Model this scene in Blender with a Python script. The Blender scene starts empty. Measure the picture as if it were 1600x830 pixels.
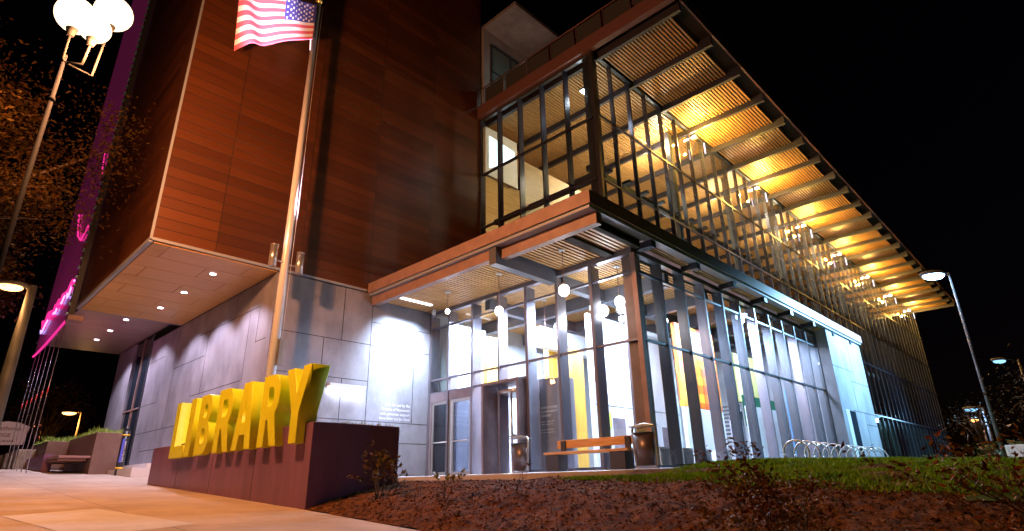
import bpy, bmesh, math, random
from mathutils import Vector, Matrix, noise
R_ = math.radians
random.seed(7)
SC = bpy.context.scene
COL = SC.collection

# ------------------------------------------------------------------ camera
cd = bpy.data.cameras.new('camera'); cam = bpy.data.objects.new('camera', cd); COL.objects.link(cam); SC.camera = cam
cd.sensor_width = 36; cd.lens = 899.3 / 1600 * 36; cd.clip_start = .05; cd.clip_end = 3000
yaw, pit, rol = R_(43.917), R_(20.678), R_(-1.116)
fw = Vector((math.cos(yaw)*math.cos(pit), math.sin(yaw)*math.cos(pit), math.sin(pit)))
r0 = Vector((math.sin(yaw), -math.cos(yaw), 0)); u0 = r0.cross(fw)
rr = r0*math.cos(rol) + u0*math.sin(rol); uu = -r0*math.sin(rol) + u0*math.cos(rol)
cam.matrix_world = Matrix(((rr.x, uu.x, -fw.x, 0), (rr.y, uu.y, -fw.y, 0), (rr.z, uu.z, -fw.z, 0), (0, 0, 0, 1)))

# ------------------------------------------------------------------ world (night sky)
w = bpy.data.worlds.new('World'); SC.world = w; w.use_nodes = True
nt = w.node_tree; nt.nodes.clear()
sk = nt.nodes.new('ShaderNodeTexSky'); sk.sky_type = 'NISHITA'; sk.sun_disc = False
sk.sun_elevation = R_(1.0); sk.sun_rotation = R_(120)
bg = nt.nodes.new('ShaderNodeBackground'); bg.inputs[1].default_value = .0012
mixc = nt.nodes.new('ShaderNodeMix'); mixc.data_type = 'RGBA'; mixc.blend_type = 'MULTIPLY'; mixc.inputs[0].default_value = 1
mixc.inputs[7].default_value = (.55, .35, .8, 1)
out = nt.nodes.new('ShaderNodeOutputWorld')
nt.links.new(sk.outputs[0], mixc.inputs[6]); nt.links.new(mixc.outputs[2], bg.inputs[0]); nt.links.new(bg.outputs[0], out.inputs[0])

SC.view_settings.view_transform = 'Standard'; SC.view_settings.look = 'None'
SC.view_settings.exposure = 0.0; SC.view_settings.gamma = 1
try: SC.view_settings.use_curve_mapping = False
except Exception: pass
SC.render.engine = 'CYCLES'
cy = SC.cycles
cy.use_denoising = True; cy.max_bounces = 8; cy.diffuse_bounces = 3; cy.glossy_bounces = 4; cy.transmission_bounces = 4
cy.transparent_max_bounces = 24; cy.sample_clamp_indirect = 6; cy.caustics_reflective = False; cy.caustics_refractive = False
cy.blur_glossy = .5

# ------------------------------------------------------------------ helpers
def ss(a, b, t):
    t = min(max((t-a)/(b-a), 0), 1); return t*t*(3-2*t)
def S(y): return min(-.84+.0555*max(y, -12), .84)
def LX(y): return 4.7-.045*min(max(9.1-y, 0), 12)
def PL(x, y):
    p = .02+(.16+.14*ss(.5, 5, y))*ss(8.8, 12.5, x)*(1-ss(6.6, 8.2, y))
    return max(p, S(y)) if y > 15 else p
def G(x, y):
    wd = 1.9+.28*min(max(9.1-y, 0), 9)
    r = math.sin(math.pi/2*min(max((x-LX(y))/wd, 0), 1))
    return S(y)+(PL(x, y)-S(y))*r

class MB:
    def __init__(s): s.v = []; s.f = []; s.m = []; s.sm = []
    def quad(s, a, b, c, d, m=0):
        n = len(s.v); s.v += [tuple(a), tuple(b), tuple(c), tuple(d)]; s.f.append((n, n+1, n+2, n+3)); s.m.append(m); s.sm.append(False)
    def poly(s, pts, m=0):
        n = len(s.v); s.v += [tuple(p) for p in pts]; s.f.append(tuple(range(n, n+len(pts)))); s.m.append(m); s.sm.append(False)
    def box(s, x0, x1, y0, y1, z0, z1, m=0):
        if x0 > x1: x0, x1 = x1, x0
        if y0 > y1: y0, y1 = y1, y0
        if z0 > z1: z0, z1 = z1, z0
        n = len(s.v)
        s.v += [(x0,y0,z0),(x1,y0,z0),(x1,y1,z0),(x0,y1,z0),(x0,y0,z1),(x1,y0,z1),(x1,y1,z1),(x0,y1,z1)]
        for f in ((0,3,2,1),(4,5,6,7),(0,1,5,4),(1,2,6,5),(2,3,7,6),(3,0,4,7)):
            s.f.append(tuple(n+i for i in f)); s.m.append(m); s.sm.append(False)
        return s
    def prism(s, pts, z0, z1, m=0):   # plan polygon ccw, extruded in z (z may be functions of point)
        n = len(s.v); k = len(pts)
        s.v += [(p[0], p[1], z0(p) if callable(z0) else z0) for p in pts]+[(p[0], p[1], z1(p) if callable(z1) else z1) for p in pts]
        s.f.append(tuple(n+k-1-i for i in range(k))); s.f.append(tuple(n+k+i for i in range(k)))
        for i in range(k):
            j = (i+1) % k; s.f.append((n+i, n+j, n+k+j, n+k+i))
        s.m += [m]*(k+2); s.sm += [False]*(k+2); return s
    def cyl(s, p0, p1, r0, r1=None, n=12, m=0, cap=True, smooth=True):
        r1 = r0 if r1 is None else r1
        p0, p1 = Vector(p0), Vector(p1); d = (p1-p0)
        if d.length < 1e-6: return s
        d.normalize(); a = d.orthogonal().normalized(); b = d.cross(a); k = len(s.v)
        for p, r in ((p0, r0), (p1, r1)):
            for i in range(n):
                t = 2*math.pi*i/n; s.v.append(tuple(p+a*math.cos(t)*r+b*math.sin(t)*r))
        for i in range(n):
            j = (i+1) % n; s.f.append((k+i, k+j, k+n+j, k+n+i)); s.m.append(m); s.sm.append(smooth)
        if cap:
            s.f.append(tuple(k+n-1-i for i in range(n))); s.f.append(tuple(k+n+i for i in range(n))); s.m += [m, m]; s.sm += [False, False]
        return s
    def tube(s, pts, r, n=8, m=0):
        pts = [Vector(p) for p in pts]; rings = []
        prev = None
        for i, p in enumerate(pts):
            d = (pts[min(i+1, len(pts)-1)]-pts[max(i-1, 0)]).normalized()
            a = d.orthogonal().normalized() if prev is None else (prev-d*prev.dot(d)).normalized()
            prev = a; b = d.cross(a); k = len(s.v); rad = r[i] if isinstance(r, (list, tuple)) else r
            for q in range(n):
                t = 2*math.pi*q/n; s.v.append(tuple(p+a*math.cos(t)*rad+b*math.sin(t)*rad))
            rings.append(k)
        for u, v in zip(rings, rings[1:]):
            for q in range(n):
                j = (q+1) % n; s.f.append((u+q, u+j, v+j, v+q)); s.m.append(m); s.sm.append(True)
        s.f.append(tuple(rings[0]+n-1-q for q in range(n))); s.f.append(tuple(rings[-1]+q for q in range(n))); s.m += [m, m]; s.sm += [False, False]
        return s
    def sphere(s, c, r, nu=16, nv=10, m=0, sz=1.0):
        k = len(s.v)
        for i in range(nv+1):
            ph = math.pi*i/nv
            for j in range(nu):
                t = 2*math.pi*j/nu; s.v.append((c[0]+r*math.sin(ph)*math.cos(t), c[1]+r*math.sin(ph)*math.sin(t), c[2]-r*sz*math.cos(ph)))
        for i in range(nv):
            for j in range(nu):
                q = (j+1) % nu; s.f.append((k+i*nu+j, k+i*nu+q, k+(i+1)*nu+q, k+(i+1)*nu+j)); s.m.append(m); s.sm.append(True)
        return s
    def build(s, name, mats, parent=None, bevel=0):
        me = bpy.data.meshes.new(name); me.from_pydata(s.v, [], s.f)
        if not isinstance(mats, (list, tuple)): mats = [mats]
        for x in mats: me.materials.append(x)
        if len(mats) > 1: me.polygons.foreach_set('material_index', s.m)
        me.polygons.foreach_set('use_smooth', s.sm)
        me.update()
        o = bpy.data.objects.new(name, me); COL.objects.link(o)
        if parent is not None: adopt(o, parent)
        if bevel:
            b = o.modifiers.new('bevel', 'BEVEL'); b.width = bevel; b.segments = 2; b.limit_method = 'ANGLE'
        return o
def wmat(p):
    m = p.matrix_basis.copy()
    if p.parent: m = wmat(p.parent) @ p.matrix_parent_inverse @ m
    return m
def adopt(o, p):
    o.parent = p; o.matrix_parent_inverse = wmat(p).inverted()
def tag(o, label=None, cat=None, group=None, kind=None):
    if label: o['label'] = label
    if cat: o['category'] = cat
    if group: o['group'] = group
    if kind: o['kind'] = kind
    return o
def thing(name, loc, label, cat, group=None):
    o = bpy.data.objects.new(name, None); COL.objects.link(o); o.location = loc; o.empty_display_size = .2
    return tag(o, label, cat, group)
def copytree(o, off, parent=None):
    c = o.copy(); COL.objects.link(c)
    if parent is None: c.location = Vector(o.location)+Vector(off)
    else: c.parent = parent; c.matrix_parent_inverse = o.matrix_parent_inverse.copy()
    for ch in [x for x in o.children]: copytree(ch, off, c)
    return c
def lamp(name, kind, loc, watts, color, parent=None, size=.1, aim=None, angle=60, blend=.5, sizey=None, spread=180):
    l = bpy.data.lights.new(name, kind); l.energy = watts; l.color = color
    o = bpy.data.objects.new(name, l); COL.objects.link(o); o.location = loc
    if kind == 'AREA':
        l.spread = R_(spread)
        l.size = size
        if sizey: l.shape = 'RECTANGLE'; l.size_y = sizey
    else: l.shadow_soft_size = size
    if kind == 'SPOT': l.spot_size = R_(angle); l.spot_blend = blend
    if aim is not None: o.rotation_euler = Vector(aim).to_track_quat('-Z', 'Y').to_euler()
    if parent is not None: adopt(o, parent)
    return o

# ------------------------------------------------------------------ materials
def M(name, col, rough=.6, metal=0, spec=.5):
    m = bpy.data.materials.new(name); m.use_nodes = True; b = m.node_tree.nodes['Principled BSDF']
    b.inputs['Base Color'].default_value = (*col, 1); b.inputs['Roughness'].default_value = rough
    b.inputs['Metallic'].default_value = metal; b.inputs['Specular IOR Level'].default_value = spec
    return m
def N(m, t, **k):
    n = m.node_tree.nodes.new(t)
    for a, b in k.items(): setattr(n, a, b)
    return n
def Lk(m, a, b): m.node_tree.links.new(a, b)
def math_(m, op, a, b=None):
    n = N(m, 'ShaderNodeMath', operation=op)
    for i, x in enumerate((a, b)):
        if x is None: continue
        if isinstance(x, (int, float)): n.inputs[i].default_value = x
        else: Lk(m, x, n.inputs[i])
    return n.outputs[0]
def mixcol(m, fac, a, b, bt='MIX'):
    n = N(m, 'ShaderNodeMix', data_type='RGBA', blend_type=bt)
    for i, x in ((0, fac), (6, a), (7, b)):
        if isinstance(x, (int, float)): n.inputs[i].default_value = x
        elif isinstance(x, tuple): n.inputs[i].default_value = (*x, 1)
        else: Lk(m, x, n.inputs[i])
    return n.outputs[2]
def noisy(m, c1, c2, scale=3, detail=6, stretch=(1, 1, 1), bump=0, bscale=None, rough=None, lo=.35, hi=.65):
    nt = m.node_tree; b = nt.nodes['Principled BSDF']; g = N(m, 'ShaderNodeNewGeometry')
    mp = N(m, 'ShaderNodeMapping'); mp.inputs['Scale'].default_value = stretch; Lk(m, g.outputs['Position'], mp.inputs[0])
    n = N(m, 'ShaderNodeTexNoise'); n.inputs['Scale'].default_value = scale; n.inputs['Detail'].default_value = detail; n.inputs['Roughness'].default_value = .62
    Lk(m, mp.outputs[0], n.inputs[0])
    r = N(m, 'ShaderNodeMapRange'); r.inputs[1].default_value = lo; r.inputs[2].default_value = hi; Lk(m, n.outputs[0], r.inputs[0])
    c = mixcol(m, r.outputs[0], c1, c2); Lk(m, c, b.inputs['Base Color'])
    if rough:
        rr_ = N(m, 'ShaderNodeMapRange'); rr_.inputs[3].default_value = rough[0]; rr_.inputs[4].default_value = rough[1]; Lk(m, n.outputs[0], rr_.inputs[0]); Lk(m, rr_.outputs[0], b.inputs['Roughness'])
    if bump:
        n2 = N(m, 'ShaderNodeTexNoise'); n2.inputs['Scale'].default_value = bscale or scale*6; n2.inputs['Detail'].default_value = 5
        Lk(m, mp.outputs[0], n2.inputs[0])
        bp = N(m, 'ShaderNodeBump'); bp.inputs['Strength'].default_value = bump; bp.inputs['Distance'].default_value = .02
        Lk(m, n2.outputs[0], bp.inputs['Height']); Lk(m, bp.outputs[0], b.inputs['Normal'])
    return m, c, b
def emis(name, col, st):
    m = bpy.data.materials.new(name); m.use_nodes = True; nt = m.node_tree; nt.nodes.clear()
    e = nt.nodes.new('ShaderNodeEmission'); o = nt.nodes.new('ShaderNodeOutputMaterial'); e.inputs[0].default_value = (*col, 1); e.inputs[1].default_value = st
    nt.links.new(e.outputs[0], o.inputs[0]); return m
def glassmat(name, tint, refl=1.0, rough=0.0):
    m = bpy.data.materials.new(name); m.use_nodes = True; nt = m.node_tree; nt.nodes.clear()
    t = nt.nodes.new('ShaderNodeBsdfTransparent'); t.inputs[0].default_value = (*tint, 1)
    g = nt.nodes.new('ShaderNodeBsdfGlossy'); g.inputs['Roughness'].default_value = rough; g.inputs[0].default_value = (.9, .95, 1, 1)
    f = nt.nodes.new('ShaderNodeFresnel'); f.inputs[0].default_value = 1.5
    mu = nt.nodes.new('ShaderNodeMath'); mu.operation = 'MULTIPLY'; mu.inputs[1].default_value = refl; mu.use_clamp = True
    mx = nt.nodes.new('ShaderNodeMixShader'); o = nt.nodes.new('ShaderNodeOutputMaterial')
    ge = nt.nodes.new('ShaderNodeNewGeometry'); inv = nt.nodes.new('ShaderNodeMath'); inv.operation = 'SUBTRACT'; inv.inputs[0].default_value = 1
    nt.links.new(ge.outputs['Backfacing'], inv.inputs[1]); m2 = nt.nodes.new('ShaderNodeMath'); m2.operation = 'MULTIPLY'
    nt.links.new(f.outputs[0], mu.inputs[0]); nt.links.new(mu.outputs[0], m2.inputs[0]); nt.links.new(inv.outputs[0], m2.inputs[1]); nt.links.new(m2.outputs[0], mx.inputs[0])
    nt.links.new(t.outputs[0], mx.inputs[1]); nt.links.new(g.outputs[0], mx.inputs[2]); nt.links.new(mx.outputs[0], o.inputs[0])
    return m

def panelmat(name, cw, ch, c_dark, c_light, axis_x):
    """long horizontal cladding boards, every board its own tone, dark joints between them"""
    m = M(name, (.3, .1, .04), .42); b = m.node_tree.nodes['Principled BSDF']
    g = N(m, 'ShaderNodeNewGeometry'); sp = N(m, 'ShaderNodeSeparateXYZ'); Lk(m, g.outputs['Position'], sp.inputs[0])
    h = sp.outputs[0] if axis_x else sp.outputs[1]; v = sp.outputs[2]
    hu = math_(m, 'DIVIDE', h, cw); vu = math_(m, 'DIVIDE', v, ch)
    row = math_(m, 'FLOOR', vu); colm = math_(m, 'FLOOR', hu)
    cx = N(m, 'ShaderNodeCombineXYZ'); Lk(m, colm, cx.inputs[0]); Lk(m, row, cx.inputs[1])
    wn = N(m, 'ShaderNodeTexWhiteNoise', noise_dimensions='2D'); Lk(m, cx.outputs[0], wn.inputs[0])
    cx2 = N(m, 'ShaderNodeCombineXYZ'); Lk(m, math_(m, 'FLOOR', math_(m, 'DIVIDE', vu, 2.0)), cx2.inputs[1]); Lk(m, colm, cx2.inputs[0])
    wn2 = N(m, 'ShaderNodeTexWhiteNoise', noise_dimensions='2D'); Lk(m, cx2.outputs[0], wn2.inputs[0])
    t = math_(m, 'ADD', math_(m, 'MULTIPLY', wn.outputs[0], .55), math_(m, 'MULTIPLY', wn2.outputs[0], .45))
    c = mixcol(m, t, c_dark, c_light)
    n = N(m, 'ShaderNodeTexNoise'); mp = N(m, 'ShaderNodeMapping'); mp.inputs['Scale'].default_value = (.6, .6, 14); Lk(m, g.outputs['Position'], mp.inputs[0]); Lk(m, mp.outputs[0], n.inputs[0])
    n.inputs['Scale'].default_value = 2.2; n.inputs['Detail'].default_value = 6
    c = mixcol(m, .5, c, mixcol(m, n.outputs[0], (.45, .45, .45), (1.2, 1.2, 1.2)), 'MULTIPLY')
    fv = math_(m, 'FRACT', vu); fh = math_(m, 'FRACT', hu)
    j = math_(m, 'MAXIMUM', math_(m, 'LESS_THAN', fv, .018/ch), math_(m, 'LESS_THAN', fh, .02/cw))
    c = mixcol(m, j, c, (.02, .01, .008)); Lk(m, c, b.inputs['Base Color'])
    bp = N(m, 'ShaderNodeBump'); bp.inputs['Strength'].default_value = .5; bp.inputs['Distance'].default_value = .01
    Lk(m, math_(m, 'SUBTRACT', 1.0, j), bp.inputs['Height']); Lk(m, bp.outputs[0], b.inputs['Normal'])
    return m
TIMB_X = panelmat('timber_boards_front', 2.45, .305, (.058, .0155, .005), (.135, .038, .0095), True)
TIMB_Y = panelmat('timber_boards_side', 2.45, .305, (.058, .0155, .005), (.135, .038, .0095), False)
SOFW = noisy(M('soffit_wood', (.5, .3, .16), .4), (.56, .27, .07), (.66, .36, .12), 1.2, 6, (1, 14, 1))[0]
SLAT = noisy(M('slat_wood', (.42, .22, .08), .45), (.40, .20, .07), (.58, .32, .12), 1.5, 5, (1, 8, 1))[0]
SLATD = M('slat_backing', (.02, .012, .008), .9)
INTWOOD = noisy(M('interior_wood_panel', (.55, .33, .13), .4), (.46, .26, .09), (.66, .42, .18), 1.0, 6, (1, 1, 12))[0]
AMBER = noisy(M('amber_wood_panel', (.7, .36, .05), .4), (.62, .30, .03), (.78, .44, .07), 1.0, 4, (6, 6, .6))[0]
CONC, cc, cb = noisy(M('concrete_panel', (.3, .3, .32), .7), (.165, .150, .172), (.275, .255, .285), 1.1, 9, (1, 1, .6), .12, 22)
CONCI = noisy(M('concrete_inside', (.6, .6, .6), .7), (.55, .55, .56), (.7, .7, .7), 1.0, 7, (1, 1, .4))[0]
JOINT = M('joint', (.03, .028, .03), .9)
STEEL = noisy(M('painted_steel', (.2, .16, .17), .45, .2), (.17, .13, .145), (.25, .20, .215), 2, 4)[0]
STEELD = M('dark_steel', (.045, .045, .055), .4, .3)
BRONZE = noisy(M('canopy_fascia', (.28, .17, .14), .5, .1), (.25, .145, .12), (.33, .20, .165), 3, 5)[0]
FASR = M('roof_fascia', (.16, .075, .07), .55, .1)
GREYS = M('grey_soffit_metal', (.32, .33, .38), .45, .2)
MULL = M('mullion_aluminium', (.20, .18, .21), .32, .55)
MULLD = M('mullion_dark', (.07, .075, .09), .35, .5)
MULLU = M('mullion_blue_grey', (.055, .055, .085), .3, .4)
BEAM = M('roof_beam', (.035, .032, .048), .5, .1)
BEAMD = M('beam_dark', (.09, .09, .11), .5, .1)
GLASS = glassmat('clear_glass', (.90, .94, .94), 1.0)
GLASSU = glassmat('tall_glass', (.86, .90, .88), 1.5)
DARKGL = M('dark_glass', (.02, .025, .035), .06, 0, 1.0)
PLANT = noisy(M('weathered_steel', (.17, .09, .12), .38, .25), (.17, .075, .155), (.27, .125, .235), 1.6, 8, (1, 1.4, .25), .05, 12, (.3, .55))[0]
YEL = noisy(M('yellow_paint', (.72, .80, .015), .38), (.68, .76, .012), (.76, .84, .02), 4, 3)[0]
WHITE = M('white_paint', (.78, .78, .78), .5)
WHITEM = M('white_metal_light', (.6, .6, .62), .35, .3)
CHROME = M('brushed_pole', (.75, .72, .72), .30, .15)
SILV = M('silver_metal', (.55, .52, .5), .3, .8)
ORAN = M('pale_gold_ball', (.9, .6, .15), .25, .9)
BENCHW = noisy(M('bench_wood', (.62, .30, .10), .45), (.56, .26, .08), (.70, .38, .15), 2, 6, (12, 1, 12))[0]
CHAR = M('charcoal', (.04, .035, .04), .5)
BINM = M('bin_metal', (.13, .10, .10), .35, .5)
BARK = noisy(M('bark', (.10, .06, .04), .9), (.06, .035, .025), (.14, .085, .05), 12, 6, bump=.4)[0]
CURB = noisy(M('slab_concrete', (.5, .45, .44), .7), (.42, .38, .38), (.54, .49, .48), 2, 7, bump=.1)[0]
ASPH = noisy(M('asphalt', (.05, .05, .05), .8), (.04, .04, .042), (.065, .063, .06), 8, 8, bump=.3)[0]
SOIL = noisy(M('mulch_soil', (.1, .05, .025), .95), (.035, .012, .003), (.20, .075, .016), 7, 9, bump=.9, bscale=50)[0]
TURF = noisy(M('turf_base', (.03, .05, .012), .9), (.03, .06, .006), (.07, .13, .015), 5, 6, bump=.5, bscale=60)[0]
TERR = noisy(M('terrain', (.04, .04, .03), .9), (.03, .03, .025), (.055, .05, .04), .5, 6)[0]

def leafmat(name, a, b_, scale=9):
    m, c, bs = noisy(M(name, a, .5), a, b_, scale, 4, lo=.4, hi=.6)
    bs.inputs['Subsurface Weight'].default_value = 0
    return m
LEAF_G = leafmat('leaf_green', (.05, .07, .015), (.13, .15, .03))
LEAF_R = leafmat('leaf_rust', (.16, .035, .01), (.20, .13, .025), 5)
LEAF_O = leafmat('leaf_autumn', (.13, .06, .015), (.16, .14, .03), 6)
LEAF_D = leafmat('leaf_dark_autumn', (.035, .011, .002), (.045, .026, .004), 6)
LEAF_Y = leafmat('leaf_yellow_green', (.20, .20, .03), (.28, .26, .05))
LEAF_P = leafmat('leaf_plum', (.16, .08, .10), (.22, .14, .15))
GRASSM = leafmat('grass_blade', (.13, .30, .006), (.24, .46, .012), 3)
GRASSB = leafmat('grass_bright', (.16, .30, .04), (.30, .42, .08), 3)
CHIP = noisy(M('mulch_chip', (.2, .1, .05), .85), (.08, .032, .013), (.30, .14, .06), 30, 2)[0]

for m_ in (SOIL, CHIP, TURF, GRASSM, LEAF_R, LEAF_D, LEAF_O): m_.node_tree.nodes['Principled BSDF'].inputs['Specular IOR Level'].default_value = .06
# sidewalk: sand coloured concrete with broom texture, score joints and stains
SW, c_, b_ = noisy(M('sidewalk_concrete', (.4, .34, .3), .8), (.35, .275, .215), (.48, .375, .29), 1.3, 10, (1, .7, 1), .12, 60)
g = N(SW, 'ShaderNodeNewGeometry'); sp = N(SW, 'ShaderNodeSeparateXYZ'); Lk(SW, g.outputs['Position'], sp.inputs[0])
fx = math_(SW, 'FRACT', math_(SW, 'DIVIDE', math_(SW, 'ADD', sp.outputs[0], 8.35), 3.6)); fy = math_(SW, 'FRACT', math_(SW, 'DIVIDE', math_(SW, 'ADD', sp.outputs[1], 40.2), 3.0))
j = math_(SW, 'MAXIMUM', math_(SW, 'LESS_THAN', fx, .0035), math_(SW, 'LESS_THAN', fy, .004))
vs = N(SW, 'ShaderNodeTexNoise'); vs.inputs['Scale'].default_value = .35; vs.inputs['Detail'].default_value = 3; Lk(SW, g.outputs['Position'], vs.inputs[0])
c2 = mixcol(SW, .55, c_, mixcol(SW, vs.outputs[0], (.55, .5, .5), (1.35, 1.35, 1.35)), 'MULTIPLY')
vo = N(SW, 'ShaderNodeTexVoronoi'); vo.inputs['Scale'].default_value = 2.2; Lk(SW, g.outputs['Position'], vo.inputs[0])
sp2 = math_(SW, 'LESS_THAN', vo.outputs['Distance'], .035)
c2 = mixcol(SW, math_(SW, 'MULTIPLY', sp2, .6), c2, (.1, .08, .07))
Lk(SW, mixcol(SW, j, c2, (.10, .08, .07)), b_.inputs['Base Color'])

# ------------------------------------------------------------------ ground
def axis(a, b, st, far):
    v = []; x = a
    while x <= b+1e-6: v.append(x); x += st
    g_ = st; x = b
    while x < far: g_ *= 1.35; x += g_; v.append(min(x, far))
    g_ = st; x = a
    while x > -far: g_ *= 1.35; x -= g_; v.insert(0, max(x, -far))
    return v
def grid(name, xs, ys, zf, mat, keep=None):
    vs = [(x, y, zf(x, y)) for y in ys for x in xs]; nx = len(xs); fs = []
    for j in range(len(ys)-1):
        for i in range(nx-1):
            if keep and not keep((xs[i]+xs[i+1])/2, (ys[j]+ys[j+1])/2): continue
            fs.append((j*nx+i, j*nx+i+1, (j+1)*nx+i+1, (j+1)*nx+i))
    me = bpy.data.meshes.new(name); me.from_pydata(vs, [], fs); me.materials.append(mat)
    me.polygons.foreach_set('use_smooth', [True]*len(fs)); me.update()
    o = bpy.data.objects.new(name, me); COL.objects.link(o); return o
def fr(a, b, st):
    n = max(1, int(round((b-a)/st))); return [a+(b-a)*i/n for i in range(n+1)]
tag(grid('ground', axis(-6, 14, .5, 900), axis(-8, 32, .5, 900), lambda x, y: G(x, y)-.07 - (.15 if x < -3.2 else 0), TERR), kind='structure')
def sidewalk_z(x, y): return S(y)
swm = MB()
ys = fr(-10, 45, .5)
sw = grid('sidewalk', fr(-3.0, 0, .5)+[2, 4], ys, lambda x, y: S(y) if x < 3.9 else S(y), SW); 
me = sw.data
nxs = len(fr(-3.0, 0, .5))+2
for i, v in enumerate(me.vertices):
    if i % nxs == nxs-1: v.co.x = LX(v.co.y)+(.0 if v.co.y < 17.5 else 2.03)
tag(sw, kind='structure')
kb = MB()
for y0, y1 in zip(ys, ys[1:]):
    kb.v += [(-3.15, y0, S(y0)-.3), (-3.0, y0, S(y0)-.3), (-3.0, y1, S(y1)-.3), (-3.15, y1, S(y1)-.3), (-3.15, y0, S(y0)+.004), (-3.0, y0, S(y0)+.004), (-3.0, y1, S(y1)+.004), (-3.15, y1, S(y1)+.004)]
    n = len(kb.v)-8
    for f in ((4,5,6,7),(3,0,4,7)): kb.f.append(tuple(n+i for i in f)); kb.m.append(0); kb.sm.append(False)
tag(kb.build('kerb', CURB), kind='structure')
tag(grid('road', [-14, -8, -3.15], ys, lambda x, y: S(y)-.14, ASPH), kind='structure')
# paler replaced square in the pavement
pm = MB(); pts = [(1.15, 10.1), (2.28, 10.7), (2.75, 8.0), (1.5, 7.4)]
pm.poly([(x, y, S(y)+.004) for x, y in reversed(pts)])
tag(pm.build('pavement_patch', noisy(M('pale_concrete', (.5, .45, .44), .8), (.46, .42, .42), (.54, .50, .49), 4, 6)[0]), kind='structure')

def LB(y): return 6.35+.12*min(max(y, 0), 5.6)      # where mulch gives way to lawn
def soil_z(x, y):
    d = min(1, max(0, (x-LX(y))/.5)); p = Vector((x*1.1, y*1.1, 0)); q = Vector((x*7, y*7, 3.1))
    return G(x, y)+.004+d*(.05*noise.noise(p*1.3)+.022*noise.noise(q)+.012*noise.noise(q*2.7)+.008)
soil = grid('planting_bed_soil', fr(4.05, 11.2, .05), fr(-4, 13.4, .055), soil_z, SOIL, keep=lambda x, y: x > LX(y)+.01 and x < 10.6-.0*y and not (4.7 < x < 6.3 and y > 9.25))
tag(soil, kind='structure')
lawn = grid('lawn_base', fr(6.4, 40, .35), fr(-14, 6.9, .3), lambda x, y: G(x, y)+.012+.02*noise.noise(Vector((x, y, 0))), TURF, keep=lambda x, y: x > LB(y)+.1 and not (x < 11.9 and y > 6.1+ (11.5-x)*.0))
tag(lawn, kind='structure')
# entrance slab with a real edge
sl = MB(); sp_ = [(11.25, 5.95), (31.5, 5.95), (31.5, 7.5), (12.45, 7.5), (12.45, 16.0), (6.6, 16.0), (6.6, 15.2), (9.55, 15.2), (10.0, 8.6), (10.55, 6.9)]
slz = lambda p: .19+.07*ss(10, 12.4, p[0])
slp = [(11.2, 6.0), (12.45, 6.0), (12.45, 16.05), (6.5, 16.05), (6.5, 15.0), (9.6, 13.6), (10.0, 8.6), (10.5, 7.0)]
sl.prism(slp, -.4, lambda p: .19+.07*ss(10, 12.4, p[0]))
tag(sl.build('entrance_slab', CURB), kind='structure')
gp = MB(); gp.box(12.46, 31.2, 6.5, 7.5, -.3, .24); tag(gp.build('facade_path', CURB), kind='structure')

# ------------------------------------------------------------------ THE LIBRARY
lib = thing('library_building', (12.5, 16, .2), 'modern library with brown board-clad box, slatted timber canopies and lit glass walls at night', 'building')
YF = 16.12   # plane of the clad box and of the concrete wall
# clad box
def skin_box(name, x0, x1, y0, y1, z0, z1, mx, my, par):
    b = MB(); b.box(x0, x1, y0, y1, z0, z1)
    b.m = [2, 2, 0, 1, 0, 1]; return b.build(name, [mx, my, STEELD], par)
box = skin_box('clad_box', 3.34, 14.88, YF, 24.5, 6.12, 24, TIMB_X, TIMB_Y, lib)
t = MB(); t.box(3.30, 3.36, YF-.03, YF+.03, 6.06, 24); t.build('corner_trim', GREYS, box)
t = MB(); t.box(3.36, 9.75, YF-.025, YF+.05, 6.04, 6.115); t.box(3.30, 3.40, YF+.05, 24.5, 6.0, 6.115); t.box(3.36, 6.7, 24.45, 24.55, 5.99, 6.1); t.build('edge_trim', GREYS, box)
# soffit boards of the box
so = MB()
rowsx = [3.4, 4.06, 4.72, 5.38, 6.04, 6.70]
rng = random.Random(3)
for i in range(8):
    y0 = YF+.05+i*1.05; y1 = y0+1.035; x = 3.42
    off = (i % 2)*1.3+.4
    cuts = [3.42]+[c for c in (3.42+off, 3.42+off+2.2) if c < 6.5]+[6.72]
    for a, b2 in zip(cuts, cuts[1:]): so.box(a+.008, b2-.008, y0, y1, 6.0, 6.03)
so.build('box_soffit', SOFW, lib)
sb = MB(); sb.box(3.4, 6.72, YF+.04, 24.45, 6.032, 6.05); sb.build('soffit_backing', SLATD, box)
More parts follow.
